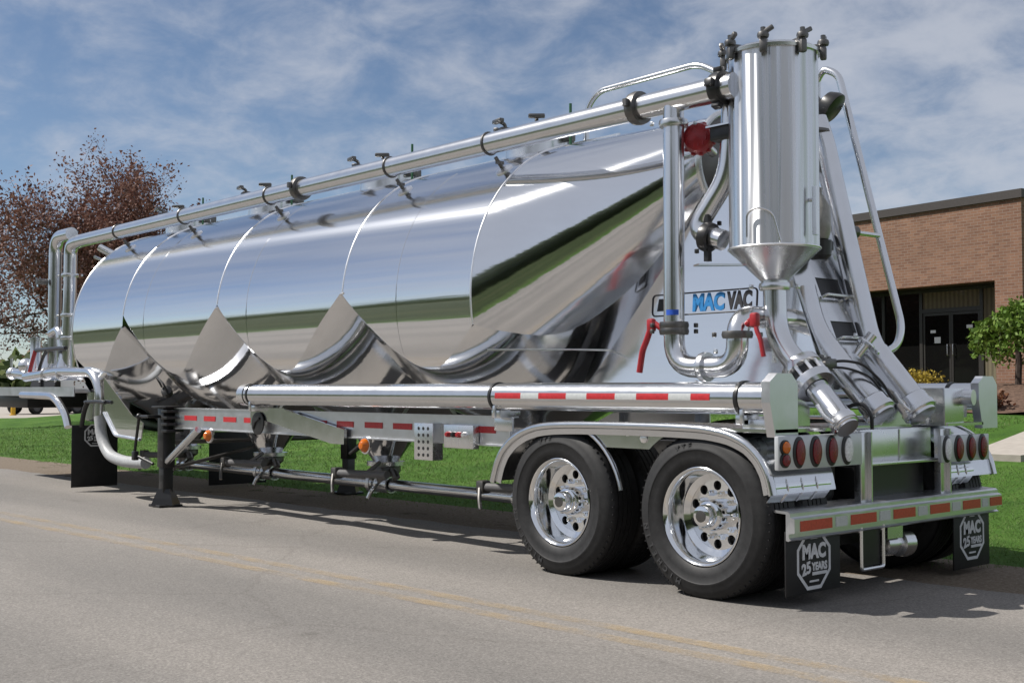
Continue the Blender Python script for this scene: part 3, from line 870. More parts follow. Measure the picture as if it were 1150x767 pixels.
# horizontal seam on the rear slope
pts = []
for a in np.linspace(R(-60), R(60), 40):
    z = 1.575; r_ = rho(z)+.002; pts.append((BAYS[3][2]+r_*math.cos(a), YC+r_*math.sin(a), z))
w_ = MB(); w_.tube(pts, .007, 0, 6); part(w_, 'weld_seam', M['weld'], tank)
# manholes on top with clamp levers and standing rods
for x in (-9.45, -7.32, -5.07, -2.85):
    m_ = MB(); m_.lathe([(.27, 0), (.27, .17), (.30, .17), (.30, .20), (.25, .225), (0, .245)], (x, YC, ZC+RT-.03), (0, 0, 1), 32)
    mh = part(m_, 'manhole', M['alu'], tank)
    for k in range(6):
        a = 2*PI*k/6+.3; c_, s_ = math.cos(a), math.sin(a); p = Vector((x+.31*c_, YC+.31*s_, ZC+RT+.17))
        q = MB(); q.box(p, (.11, .08, .12), Matrix.Rotation(a, 3, 'Z'), bev=.012); q.tube([p+Vector((0, 0, .03)), p+Vector((.0, 0, .09)), p+Vector((.07*c_, .07*s_, .11))], .016, .03, 8)
        q.box(p+Vector((.07*c_, .07*s_, .11)), (.05, .14, .035), Matrix.Rotation(a, 3, 'Z'), bev=.01); part(q, 'lid_clamp', M['dark_metal'], tank)
    q = MB(); q.cyl((x+.42, YC, ZC+RT-.03), (x+.42, YC, ZC+RT+.40), .012, 8); part(q, 'vent_rod', M['green_hose'], tank)
# top hand-rail beyond the pipe, on the walkway
cw = MB(); cw.box((-5.9, 1.62, ZC+RT+.02), (7.9, .5, .03), bev=.004); cw.box((-5.9, 1.37, ZC+RT+.05), (7.9, .02, .07))
cw.box((-5.9, 1.87, ZC+RT+.0), (7.9, .02, .09)); part(cw, 'walkway_deck', M['alu'], tank)
hr = MB(); hr.tube([(-2.56, 1.6, 3.28), (-2.56, 1.6, 3.70), (-2.42, 1.6, 3.835), (-1.31, 1.6, 3.845), (-1.05, 1.6, 3.70), (-1.02, 1.6, 3.2)], .026, .10, 12)
part(hr, 'top_handrail', M['pipe'])

# ---------------- top air pipe
PY, PZ = .35, 3.205
tp = MB(); tp.tube([(-10.62, PY, PZ), (.02, PY, PZ)], .083, 0, 24); top = part(tp, 'top_pipe', M['pipe'])
for x in (-9.39, -7.64, -5.76, -3.71, -2.39):
    b_ = MB(); b_.torus((x, PY, PZ), (1, 0, 0), .087, .009, 24, 8)
    d_ = Vector((0, YC-PY, ZC-PZ)).normalized(); p0 = Vector((x, PY, PZ))+d_*.10; p1 = Vector((x, YC, ZC))-d_*(RT-.004)
    b_.box((p0+p1)/2, (.025, .07, .025)); b_.cyl(p0-Vector((0, 0, .02)), p1, .016, 10)
    part(b_, 'pipe_bracket', M['dark_metal'], top)
    f_ = MB(); f_.lathe([(.075, -.004), (.075, .012), (.04, .03), (0, .03)], p1, -d_, 20); part(f_, 'bracket_foot', M['weld'], top)
for x in (-5.19, -.815):
    b_ = MB(); b_.lathe([(.084, -.035), (.112, -.035), (.118, 0), (.112, .035), (.084, .035)], (x, PY, PZ), (1, 0, 0), 24, cap=False)
    b_.box((x, PY-.12, PZ+.02), (.03, .05, .05)); part(b_, 'pipe_clamp', M['dark_metal'], top)
b_ = MB(); b_.lathe([(.084, -.035), (.11, -.035), (.115, 0), (.11, .035), (.084, .035)], (-.10, PY, PZ), (1, 0, 0), 24, cap=False)
for a in (30, 100, 170, 250, 320):
    c_, s_ = math.cos(R(a)), math.sin(R(a)); b_.box((-.10, PY+.12*c_, PZ+.12*s_), (.06, .04, .05), Matrix.Rotation(R(a), 3, 'X'), bev=.006)
part(b_, 'pipe_clamp', M['black'], top)

# ---------------- cyclone filter vessel
CX, CY, CR = .12, .60, .284
c_ = MB(); c_.lathe([(CR-.006, 2.17), (CR, 2.172), (CR, 2.225), (CR, 3.41)], (CX, CY, 0), (0, 0, 1), 72, cap=False)
cyc = part(c_, 'cyclone_vessel', M['mirror_round'])
c_ = MB(); c_.lathe([(CR+.004, 2.172), (CR+.003, 2.16), (.085, 1.965), (.085, 1.94)], (CX, CY, 0), (0, 0, 1), 56, cap=False); part(c_, 'cyclone_cone', M['alu'], cyc)
c_ = MB(); c_.torus((CX, CY, 2.17), (0, 0, 1), CR+.003, .008, 56, 8); part(c_, 'cyclone_band', M['weld'], cyc)
c_ = MB(); c_.lathe([(CR+.015, 3.405), (CR+.018, 3.425), (CR, 3.44), (.12, 3.47), (0, 3.475)], (CX, CY, 0), (0, 0, 1), 48); part(c_, 'cyclone_lid', M['alu'], cyc)
for k in range(8):
    a = 2*PI*k/8+.45; ca, sa = math.cos(a), math.sin(a); q = MB()
    p = Vector((CX+(CR+.035)*ca, CY+(CR+.035)*sa, 3.40)); rz = Matrix.Rotation(a, 3, 'Z')
    q.box(p, (.04, .045, .085), rz, bev=.01); q.cyl(p+Vector((0, 0, -.03)), p+Vector((0, 0, .115)), .016, 8)
    q.lathe([(.012, -.016), (.034, -.016), (.038, 0), (.034, .016), (.012, .016)], p+Vector((0, 0, .065)), (0, 0, 1), 10)
    q.box(p+Vector((-.05*ca, -.05*sa, .045)), (.11, .035, .03), rz, bev=.006)
    q.box(p+Vector((-.02*sa, .02*ca, .09)), (.03, .10, .03), rz @ Matrix.Rotation(.5, 3, 'X'), bev=.008)
    part(q, 'wing_nut_clamp', M['dark_metal'], cyc)
q = MB(); q.box((CX+.325, CY-.02, 2.38), (.03, .03, .30)); q.cyl((CX+.285, CY-.02, 2.45), (CX+.33, CY-.02, 2.45), .012, 8); part(q, 'gauge_bar', M['alu'], cyc)
q = MB(); q.tube([(CX+.02, CY-.31, 2.22), (CX+.02, CY-.31, 2.37), (CX+.09, CY-.30, 2.40), (CX+.17, CY-.25, 2.37), (CX+.21, CY-.22, 2.18)], .006, .05, 6); part(q, 'cyclone_handle', M['alu'], cyc)
def clampring(mb_, p, ax, r_, h=.022):
    mb_.lathe([(r_*.9, -h), (r_+.022, -h), (r_+.028, 0), (r_+.022, h), (r_*.9, h)], p, ax, 24, cap=False)
    o_ = Vector(ax).normalized().orthogonal()*(r_+.03); mb_.box(Vector(p)+o_, (.024, .024, .03), bev=.005); mb_.box(Vector(p)-o_, (.024, .024, .03), bev=.005)

# cyclone outlet, bends into the first discharge tube
dp = MB(); dp.tube([(CX, CY, 1.95), (CX+.005, CY, 1.60), (.40, .575, 1.335)], .074, .2, 20); dpo = part(dp, 'cyclone_outlet_pipe', M['pipe'])
q = MB(); clampring(q, (CX, CY, 1.93), (0, 0, 1), .074); part(q, 'pipe_clamp', M['alu'], dpo)
d1 = (Vector((.70, .515, 1.045))-Vector((.34, .59, 1.39))).normalized()
j0 = Vector((.345, .588, 1.385))
q = MB(); q.lathe([(.076, -.06), (.125, -.055), (.13, -.02), (.13, .0), (.098, .01), (.098, .075), (.13, .085), (.13, .10), (.125, .14), (.078, .145)], j0, d1, 28, cap=False)
part(q, 'sight_coupling', M['pipe'], dpo)
for k in range(10):
    a = 2*PI*k/10; o_ = d1.orthogonal().normalized(); o_ = Matrix.Rotation(a, 3, d1) @ o_
    q = MB(); q.cyl(j0+o_*.112-d1*.015, j0+o_*.112+d1*.10, .012, 8); part(q, 'coupling_bolt', M['weld'], dpo)
q = MB(); q.lathe([(.099, .012), (.1, .012), (.1, .072), (.099, .072)], j0, d1, 24, cap=False); part(q, 'coupling_sleeve', M['black'], dpo)
def discharge(a, b, r_, nm='discharge_tube'):
    a = Vector(a); b = Vector(b); d = (b-a).normalized(); L_ = (b-a).length
    q = MB(); q.lathe([(r_*.9, 0), (r_, 0), (r_, L_*.72), (r_*1.03, L_*.73), (r_*1.1, L_*.74), (r_*1.1, L_*.94), (r_*.98, L_*.96), (r_*.98, L_*.995), (r_*.6, L_), (0, L_)], a, d, 28, cap=False)
    o_ = part(q, nm, M['pipe'])
    q = MB(); q.lathe([(r_*1.1, -.02), (r_*1.2, -.018), (r_*1.2, .018), (r_*1.1, .02)], b-d*.05, d, 28, cap=False)
    for s_ in (-1, 1):
        w = d.cross(Vector((0, 0, 1))).normalized()*s_
        q.tube([b-d*.05+w*r_*1.15, b-d*.10+w*(r_+.05), b-d*.2+w*(r_+.035)], .012, .03, 8)
    part(q, 'cam_lock_cap', M['alu'], o_)
    return o_
discharge(j0+d1*.15, j0+d1*.50, .072)
t2 = discharge((.27, 1.05, 1.46), (.615, 1.05, 1.105), .088)
q = MB(); q.tube([(.02, 1.05, 1.95), (.1, 1.05, 1.66), (.30, 1.05, 1.43)], .088, .22, 20); part(q, 'inlet_bend', M['pipe'], t2)
t3 = discharge((.25, 1.55, 1.52), (.605, 1.55, 1.10), .098)
q = MB(); q.tube([(-.20, 1.55, 3.20), (-.14, 1.55, 3.03), (.20, 1.55, 1.62), (.30, 1.55, 1.46)], .082, .16, 20); part(q, 'suction_riser', M['pipe'], t3)
q = MB(); q.cyl((.265, 1.30, 1.50), (.34, 1.38, 1.64), .035, 14); clampring(q, (.31, 1.35, 1.58), (.075, .08, .14), .035, .012); part(q, 'pipe_stub', M['pipe'], t3)
# cables between the tubes
q = MB(); q.tube([(.36, .78, 1.44), (.42, .9, 1.46), (.47, 1.05, 1.44), (.52, 1.2, 1.32), (.55, 1.25, 1.22)], .009, .06, 8)
q.tube([(.36, .78, 1.42), (.45, .92, 1.41), (.52, 1.05, 1.36), (.58, 1.16, 1.22)], .008, .06, 8)
q.tube([(.5, .8, 1.16), (.6, .82, 1.2), (.66, .84, 1.12), (.66, .84, 1.03)], .012, .05, 8)
part(q, 'air_line', M['black'])
q = MB()
rr_ = random.Random(9)
q.box((.37, .80, 1.44), (.07, .13, .06), bev=.01)
for k in range(16):
    p = Vector((.37+rr_.uniform(-.04, .04), .80+rr_.uniform(-.065, .065), 1.44+rr_.uniform(-.03, .035))); q.box(p, (.03, .03, .05), Matrix.Rotation(rr_.random()*3, 3, 'X'), bev=.005)
part(q, 'valve_block', M['dark_metal'])

# U-shaped blow-down loop in front of the cyclone
u_ = MB(); u_.tube([(-.50, PY, PZ-.03), (-.505, PY, 1.42), (.015, PY, 1.42), (.015, PY, 1.74), (.015, .96, 1.74)], .070, .19, 22); up_ = part(u_, 'blow_down_loop', M['pipe'])
for p, ax in (((-.50, PY, 3.045), (0, 0, 1)), ((-.505, PY, 1.66), (0, 0, 1)), ((-.505, PY, 1.70), (0, 0, 1)), ((.015, PY, 1.62), (0, 0, 1)), ((-.24, PY, 1.42), (1, 0, 0))):
    q = MB(); clampring(q, p, ax, .072); part(q, 'pipe_clamp', M['alu'] if ax[0] or p[2] > 2 else M['dark_metal'], up_)
for x0, dx, hl in ((-.505, -1, 1.0), (.015, 1, .72)):
    q = MB(); q.cyl((x0+dx*.09, PY-.02, 1.68), (x0+dx*.15, PY-.03, 1.72), .02, 10)
    q.box((x0+dx*.165, PY-.04, 1.705), (.055, .05, .09), bev=.015)
    q.tube([(x0+dx*.165, PY-.04, 1.70), (x0+dx*(.165+.035*hl), PY-.05, 1.70-.10*hl), (x0+dx*(.165+.07*hl), PY-.05, 1.70-.16*hl), (x0+dx*(.165+.10*hl), PY-.05, 1.70-.31*hl)], .021*hl, .06, 8); part(q, 'valve_handle', M['red_paint'], up_, label='red butterfly valve handle')
q = MB(); q.add([(-.504+.0722*math.cos(R(t)), PY+.0722*math.sin(R(t)), z) for z in (1.765, 1.80) for t in range(-95, -24, 10)], [(i, i+1, 9+i, 8+i) for i in range(7)]); part(q, 'pipe_label', M['blue_label'], up_)

# relief valve (red knob) and the side outlet pipe of the vessel
rv = MB(); rv.lathe([(.035, -.09), (.05, -.09), (.055, -.05), (.098, -.045), (.104, -.02), (.104, .03), (.09, .06), (.05, .075), (0, .08)], (-.41, .50, 2.95), (.45, -.9, .1), 24)
for k in range(12):
    a = 2*PI*k/12; ax = Vector((.45, -.9, .1)).normalized(); o_ = Matrix.Rotation(a, 3, ax) @ ax.orthogonal().normalized()
    rv.box(Vector((-.41, .50, 2.95))+o_*.104, (.028, .028, .028), bev=.006); rv.box(Vector((-.41, .50, 2.95))+o_*.065+ax*.06, (.022, .022, .03), bev=.004)
part(rv, 'relief_valve_knob', M['red_paint'], label='red round relief valve')
q = MB(); q.cyl((-.43, .54, 2.945), (-.55, .82, 2.92), .034, 12); part(q, 'relief_valve_neck', M['alu'])
wp = MB(); wp.tube([(-.13, .50, 3.20), (-.14, .50, 2.92), (-.17, .5, 2.66), (-.385, .42, 2.32), (-.16, .44, 2.24)], .068, .13, 20); wpo = part(wp, 'vessel_side_pipe', M['pipe'])
q = MB(); q.box((-.15, .5, 2.94), (.20, .17, .09), bev=.01); part(q, 'pipe_clamp', M['black'], wpo)
q = MB(); q.box((-.15, .5, 2.99), (.24, .2, .012)); part(q, 'clamp_plate', M['plate'], wpo)
q = MB(); clampring(q, (-.27, .42, 2.27), (1, .1, -.25), .072, .03)
q.box((-.27, .415, 2.375), (.035, .04, .08)); q.box((-.27, .415, 2.16), (.035, .04, .10)); part(q, 'pipe_clamp', M['black'], wpo)
q = MB(); q.prism([(-.42, .45, 2.09), (-.30, .36, 2.085), (.02, .40, 2.06), (.05, .62, 2.07), (-.25, .62, 2.09)], (0, 0, .012)); part(q, 'step_tray', M['plate'])
q = MB(); q.cyl((-.045, .83, 1.45), (-.045, .83, 3.15), .024, 12); part(q, 'conduit', M['alu'])

# lamps and small fittings beyond the vessel
fl = MB(); fl.lathe([(.03, -.09), (.09, -.06), (.115, .0), (.115, .03), (.105, .035)], (-.18, 1.72, 3.32), (.7, .2, -.55), 24); fl.lathe([(0, .028), (.1, .028)], (-.18, 1.72, 3.32), (.7, .2, -.55), 24, cap=False)
flo = part(fl, 'flood_lamp', M['black'])
q = MB(); q.tube([(-.25, 1.7, 3.34), (-.30, 1.68, 3.43), (-.33, 1.64, 3.33), (-.25, 1.58, 3.18)], .02, .04, 8); part(q, 'lamp_bracket', M['dark_metal'], flo)
q = MB(); q.lathe([(.0, .03), (.10, .01), (.11, -.01), (.05, -.03), (.045, -.09), (0, -.1)], (-.185, 1.53, 3.12), (.1, .0, 1), 20); part(q, 'suction_cap', M['dark_metal'])
q = MB(); q.lathe([(.0, .2), (.02, .19), (.022, .15), (.075, .06), (.08, -.1), (.06, -.16), (.0, -.17)], (.055, 1.2, 2.45), (0, 0, 1), 20); fb = part(q, 'filter_bowl', M['filter_bowl'])
q = MB(); q.lathe([(.06, -.165), (.085, -.17), (.08, -.27), (.05, -.30), (0, -.3)], (.055, 1.2, 2.45), (0, 0, 1), 16); q.box((.075, 1.27, 2.25), (.05, .06, .06)); part(q, 'filter_base', M['black'], fb)
# ladder hand-rail
hrl = MB(); hrl.tube([(-.42, 1.9, 3.25), (-.42, 1.9, 3.60), (-.36, 1.9, 3.665), (-.235, 1.9, 3.60), (.252, 1.9, 1.72), (.25, 1.85, 1.58), (.20, 1.66, 1.50)], .027, .09, 12); hro = part(hrl, 'ladder_handrail', M['pipe'])
q = MB(); q.cyl((.03, 1.60, 2.38), (.09, 1.885, 2.37), .018, 10); part(q, 'rail_strut', M['alu'], hro)
q = MB(); q.lathe([(.03, -.03), (.045, -.03), (.045, .03), (.03, .03)], (.035, 1.64, 2.38), (.06, .28, 0), 14, cap=False); part(q, 'rail_clamp', M['dark_metal'], hro)
q = MB(); q.cyl((.185, 1.62, 1.475), (.215, 1.71, 1.52), .042, 12); part(q, 'rail_clamp', M['dark_metal'], hro)

# ---------------- rear wedge support: side plates and the stepped rear plate
ws = MB()
side_out = [(-2.06, 1.27), (-1.62, 1.70), (-1.15, 2.2), (-.80, 2.58), (-.62, 2.72), (-.30, 2.80), (.30, 1.27)]
ws.prism([(x, .95+.075*(z-1.889), z) for x, z in side_out], (0, .008, 0)); ws.prism([(x, 1.66, z) for x, z in side_out], (0, -.008, 0))
wed = part(ws, 'rear_support', M['mirror'], smooth=False)
# rear plate with three step openings
def P_(t, y): return Vector((-.295+.60*t, y, 2.81-1.54*t))
rp = MB(); ya, yb_ = .952, 1.658
nrm_ = Vector((1.54, 0, .60)).normalized()*.008
cuts = [(.30, .375), (.505, .595), (.70, .785)]
yl, yr = 1.20, 1.47
rows = [0.0]+[t for c in cuts for t in c]+[1.0]
def plate(t0, t1, y0, y1):
    q0, q1, q2, q3 = P_(t0, y0), P_(t0, y1), P_(t1, y1), P_(t1, y0); rp.prism([q0, q1, q2, q3], nrm_)
plate(0, 1, ya, yl); plate(0, 1, yr, yb_)
for i in range(0, len(rows)-1, 2): plate(rows[i], rows[i+1], yl+.0005, yr-.0005)
rpo = part(rp, 'ladder_plate', M['plate'], wed, smooth=False)
for t0, t1 in cuts:
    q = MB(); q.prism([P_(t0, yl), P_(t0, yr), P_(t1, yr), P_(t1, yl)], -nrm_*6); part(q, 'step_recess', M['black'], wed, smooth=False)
    q = MB(); c0 = P_(t1, yl)+nrm_*2; c1 = P_(t1, yr)+nrm_*2; q.tube([c0, c0+nrm_*5, c1+nrm_*5, c1], .011, .03, 8); part(q, 'step_rung', M['alu'], wed)
# sign on the side plate
sg = MB(); sx0, sx1, sz0, sz1 = -1.225, -.278, 1.815, 1.970; yy = .947
for a, b in (((sx0+.03, sz0), (sx1-.03, sz0)), ((sx0+.03, sz1), (sx1-.03, sz1)), ((sx0, sz0+.03), (sx0, sz1-.03)), ((sx1, sz0+.03), (sx1, sz1-.03))): pass
k_ = .03
out = []
for cxx, czz, a0 in ((sx1-k_, sz1-k_, 0), (sx0+k_, sz1-k_, 90), (sx0+k_, sz0+k_, 180), (sx1-k_, sz0+k_, 270)):
    for s_ in range(0, 91, 15): out.append((cxx+k_*math.cos(R(a0+s_)), yy+.075*(czz+k_*math.sin(R(a0+s_))-1.889), czz+k_*math.sin(R(a0+s_))))
sg.tube(out+[out[0]], .0055, 0, 6, 1)
sgl = [(-1.12, 'blue')]
text_geo(sg, 'MAC', .165, (-.70, yy, 1.889), (1, 0, 0), (0, .075, 1), 0, .002, .008, width=.285)
text_geo(sg, 'VAC', .165, (-.425, yy, 1.889), (1, 0, 0), (0, .075, 1), 1, .002, .008, width=.215)
sg.prism([(-1.18, yy, 1.85), (-1.03, yy, 1.85), (-1.0, yy, 1.885), (-1.02, yy, 1.94), (-1.16, yy, 1.94)], (0, -.002, 0), 1)
part(sg, 'sign_lettering', [M['blue_print'], M['dark_print']], wed, smooth=False, label='framed MACVAC lettering in blue and black')

# ---------------- side hose tubes (near and far), straps, tape, end plates
def hose_tube(y, near):
    s_ = -1 if near else 1
    q = MB(); q.lathe([(.088, 0), (.1, .0), (.1, .03), (.097, .035), (.097, 6.18), (0, 6.18)], (-5.66, y, 1.224), (1, 0, 0), 32, cap=False)
    o_ = part(q, 'hose_tube', M['plate'])
    q = MB(); q.lathe([(.104, -.09), (.106, -.09), (.106, .02), (.09, .04), (.05, .05), (0, .05)], (-5.66, y, 1.224), (-1, 0, 0), 32, cap=False); part(q, 'tube_cap', M['alu'], o_)
    for x in (-5.50, -1.93, .30):
        q = MB(); q.lathe([(.0975, -.012), (.105, -.012), (.105, .012), (.0975, .012)], (x, y, 1.224), (1, 0, 0), 32, cap=False); part(q, 'strap', M['black'], o_)
        q = MB(); q.box((x, y+.02, 1.095), (.10, .10, .06), bev=.004); q.box((x, y-s_*.10, 1.10), (.07, .16, .03), bev=.003); q.box((x+.03, y+s_*.07, 1.115), (.025, .02, .09), bev=.004); part(q, 'tube_bracket', M['alu'], o_)
    # end bracket plate (cut corner)
    q = MB(); q.prism([(.50, y-.11, 1.20), (.50, y-.11, 1.32), (.50, y-.04, 1.37), (.50, y+.10, 1.37), (.50, y+.16, 1.31), (.50, y+.16, 1.0), (.50, y-.06, 1.0)], (.06, 0, 0)); part(q, 'tube_end_plate', M['rail'], o_, smooth=False)
    if near:
        q = MB()
        segs = [(-1.866, -1.587, 0), (-1.587, -1.402, 1), (-1.402, -1.127, 0), (-1.127, -.931, 1), (-.931, -.671, 0), (-.671, -.484, 1), (-.484, -.215, 0), (-.215, -.037, 1), (-.037, .11, 0)]
        for a, b, mi in segs:
            for i in range(6):
                a0, a1 = R(-8+i*4), R(-8+(i+1)*4); rr = .0985
                pts = [(x, y-rr*math.cos(t), 1.224+rr*math.sin(t)) for x in (a, b) for t in (a0, a1)]
                q.add(pts, [(0, 1, 3, 2)], mi)
        part(q, 'reflective_tape', [M['tape_red'], M['tape_white']], o_)
hose_tube(.05, True); hose_tube(2.50, False)
# hanger under the front of the near tube
q = MB(); q.prism([(-5.62, .10, 1.10), (-5.62, .10, .93), (-5.35, .10, .93), (-5.35, .10, .98), (-4.2, .10, .80), (-4.0, .10, .80), (-4.0, .10, .93), (-4.15, .10, .95), (-5.0, .10, 1.09), (-5.0, .10, 1.10)], (0, -.03, 0)); part(q, 'tube_hanger', M['plate'], smooth=False)
q = MB(); q.lathe([(.10, 0), (.11, 0), (.11, .012), (.09, .014)], (-5.45, .06, .95), (0, -1, 0), 28); q.tube([(-5.52, .045, .90), (-5.48, .042, .97), (-5.40, .042, 1.0)], .012, .03, 6)
part(q, 'rail_badge', M['black'])

# ---------------- frame rails with tape and marker lamps
for y, near in ((.13, True), (2.43, False)):
    s_ = -1 if near else 1
    q = MB()
    q.box((-4.62, y, .965), (5.46, .012, .20)); q.box((-4.62, y+.03*-s_, 1.071), (5.46, .10, .012)); q.box((-4.62, y+.03*-s_, .859), (5.46, .10, .012))
    for x in (-7.0, -6.2, -5.1, -3.94, -2.9, -2.0): q.box((x, y-.04*s_, .965), (.012, .07, .196))
    o_ = part(q, 'frame_rail', M['rail'], smooth=False)
    if near:
        yy = y-.0085
        for a, b in ((-7.12, -6.84), (-6.68, -6.43), (-6.26, -6.0), (-5.84, -5.56), (-4.92, -4.69), (-4.57, -4.35), (-4.19, -3.93), (-3.76, -3.50), (-3.35, -3.09), (-2.30, -2.05)):
            tp_ = MB(); tp_.box(((a+b)/2, yy, .973), (b-a, .003, .05)); part(tp_, 'reflective_tape', M['tape_red'], o_, smooth=False)
        for x in (-6.55, -3.74):
            m_ = MB(); m_.lathe([(0, .05), (.03, .045), (.055, .02), (.06, 0)], (x, y-.02, .80), (0, -1, 0), 20); mk = part(m_, 'marker_lamp', M['amber_lens'], o_)
            m_ = MB(); m_.lathe([(.075, 0), (.075, .02), (.062, .022), (.062, 0)], (x, y-.0, .80), (0, -1, 0), 20); m_.box((x, y+.02, .84), (.05, .03, .06)); part(m_, 'lamp_bezel', M['alu'], o_)
# cross members
for x in (-7.2, -6.2, -3.94, -2.0):
    q = MB(); q.box((x, YC, .93), (.08, 2.25, .10)); part(q, 'cross_member', M['alu'], smooth=False)
# inverted-V saddles below the valleys
for x in (-8.45, -6.2, -3.94):
    for s_ in (-1, 1):
        q = MB(); a, b = (x+.005*s_, 1.36), (x+.52*s_, .90)
        q.prism([(a[0], .95, a[1]), (b[0], .95, b[1]), (b[0]+.03*s_, .95, b[1]+.03), (a[0], .95, a[1]+.05)], (0, .66, 0))
        part(q, 'hopper_saddle', M['plate'], smooth=False)
# control box with drilled step plate
q = MB(); q.box((-2.42, .09, .915), (.36, .06, .18), bev=.005); cbx = part(q, 'control_box', M['alu'])
for x, mt in ((-2.53, 'red_paint'), (-2.46, 'black'), (-2.40, 'red_paint'), (-2.33, 'weld')):
    q = MB(); q.lathe([(.022, 0), (.022, .02), (.014, .035), (0, .035)], (x, .06, .93), (0, -1, 0), 14); part(q, 'knob', M[mt], cbx)
q = MB(); q.box((-2.82, .04, .865), (.24, .016, .29), bev=.003); q.box((-2.71, .09, .865), (.016, .09, .29)); stp = part(q, 'step_bracket', M['alu'])
for i in range(3):
    for j in range(5):
        q = MB(); q.cyl((-2.88+i*.06, .0325, .76+j*.052), (-2.88+i*.06, .0305, .76+j*.052), .014, 12); part(q, 'plate_hole', M['black'], stp)

# ---------------- hopper outlets, valves, product line
pl_ = MB(); pl_.tube([(-9.5, YC, .33), (-1.9, YC, .33)], .055, 0, 18); plo = part(pl_, 'product_line', M['pipe'])
for x in (-9.42, -7.32, -5.07, -2.85):
    q = MB(); q.lathe([(.12, .565), (.19, .56), (.19, .52), (.15, .515)], (x, YC, 0), (0, 0, 1), 28, cap=False); vl = part(q, 'outlet_flange', M['alu'], plo)
    q = MB(); q.lathe([(.14, .52), (.15, .51), (.15, .46), (.10, .42), (.085, .34), (0, .34)], (x, YC, 0), (0, 0, 1), 24); 
    q.box((x+.17, YC-.15, .47), (.14, .14, .10), bev=.02); q.tube([(x+.12, YC-.1, .47), (x+.28, YC-.1, .47), (x+.32, YC-.1, .41)], .04, .05, 10)
    part(q, 'butterfly_valve', M['dark_metal'], plo)
    q = MB(); q.lathe([(.09, -.03), (.1, -.03), (.1, .03), (.09, .03)], (x-.2, YC, .33), (1, 0, 0), 20, cap=False); q.lathe([(.07, -.1), (.085, -.1), (.085, .1), (.07, .1)], (x, YC, .33), (1, 0, 0), 20, cap=False)
    q.tube([(x-.02, YC-.08, .33), (x-.02, YC-.16, .28), (x-.05, YC-.18, .20)], .022, .04, 8); part(q, 'tee_fitting', M['alu'], plo)
    q = MB(); q.cyl((x-.10, YC-.50, .46), (x+.72, YC-.50, .485), .036, 14); ac = part(q, 'valve_actuator', M['steel_grey'], plo)
    q = MB(); q.box((x-.12, YC-.50, .46), (.09, .10, .11), bev=.015); q.tube([(x-.12, YC-.54, .45), (x-.08, YC-.58, .36), (x-.04, YC-.6, .28)], .018, .04, 8); part(q, 'actuator_arm', M['dark_metal'], plo)
    q = MB(); q.tube([(x+.30, YC-.46, .47), (x+.24, YC-.32, .52), (x+.17, YC-.2, .56)], .02, .05, 8); part(q, 'actuator_link', M['dark_metal'], plo)

# ---------------- landing gear (two legs, crank, brace)
for y, near in ((.10, True), (2.46, False)):
    q = MB(); q.box((-7.50, y, .76), (.145, .145, .66), bev=.012); q.box((-7.50, y, .28), (.115, .115, .44), bev=.008)
    lg = part(q, 'landing_leg', M['black'])
    q = MB(); q.lathe([(.09, .20), (.14, .10), (.17, .028)], (-7.50, y, 0), (0, 0, 1), 4); q.box((-7.50, y, .022), (.27, .27, .026), bev=.006); part(q, 'leg_foot', M['black'], lg, smooth=False)
    q = MB(); q.box((-7.47, y+.0, 1.085), (.34, .22, .02), bev=.003)
    for z in (.83, .90, .97, 1.04): q.box((-7.36, y, z), (.14, .20, .03), bev=.004)
    part(q, 'mount_plate', M['black'], lg)
    q = MB(); q.cyl((-7.42, y-.02, .50), (-6.72, y-.02, .86), .037, 14); part(q, 'leg_brace', M['alu'], lg)
    if near:
        q = MB(); q.cyl((-7.50, y, .98), (-7.50, y-.22, .985), .018, 10); q.tube([(-7.52, y-.2, .985), (-7.75, y-.2, .98), (-7.86, y-.2, .56), (-7.52, y-.14, .47)], .017, .04, 8)
        q.sphere((-7.75, y-.2, .98), .035, 10, 6); q.box((-7.84, y-.2, .55), (.07, .06, .10), bev=.01); part(q, 'crank_handle', M['black'], lg)
q = MB(); q.cyl((-7.5, .18, .70), (-7.5, 2.38, .70), .025, 12); q.cyl((-7.5, .18, .42), (-7.5, 2.38, .86), .02, 10); part(q, 'leg_cross_shaft', M['dark_metal'])

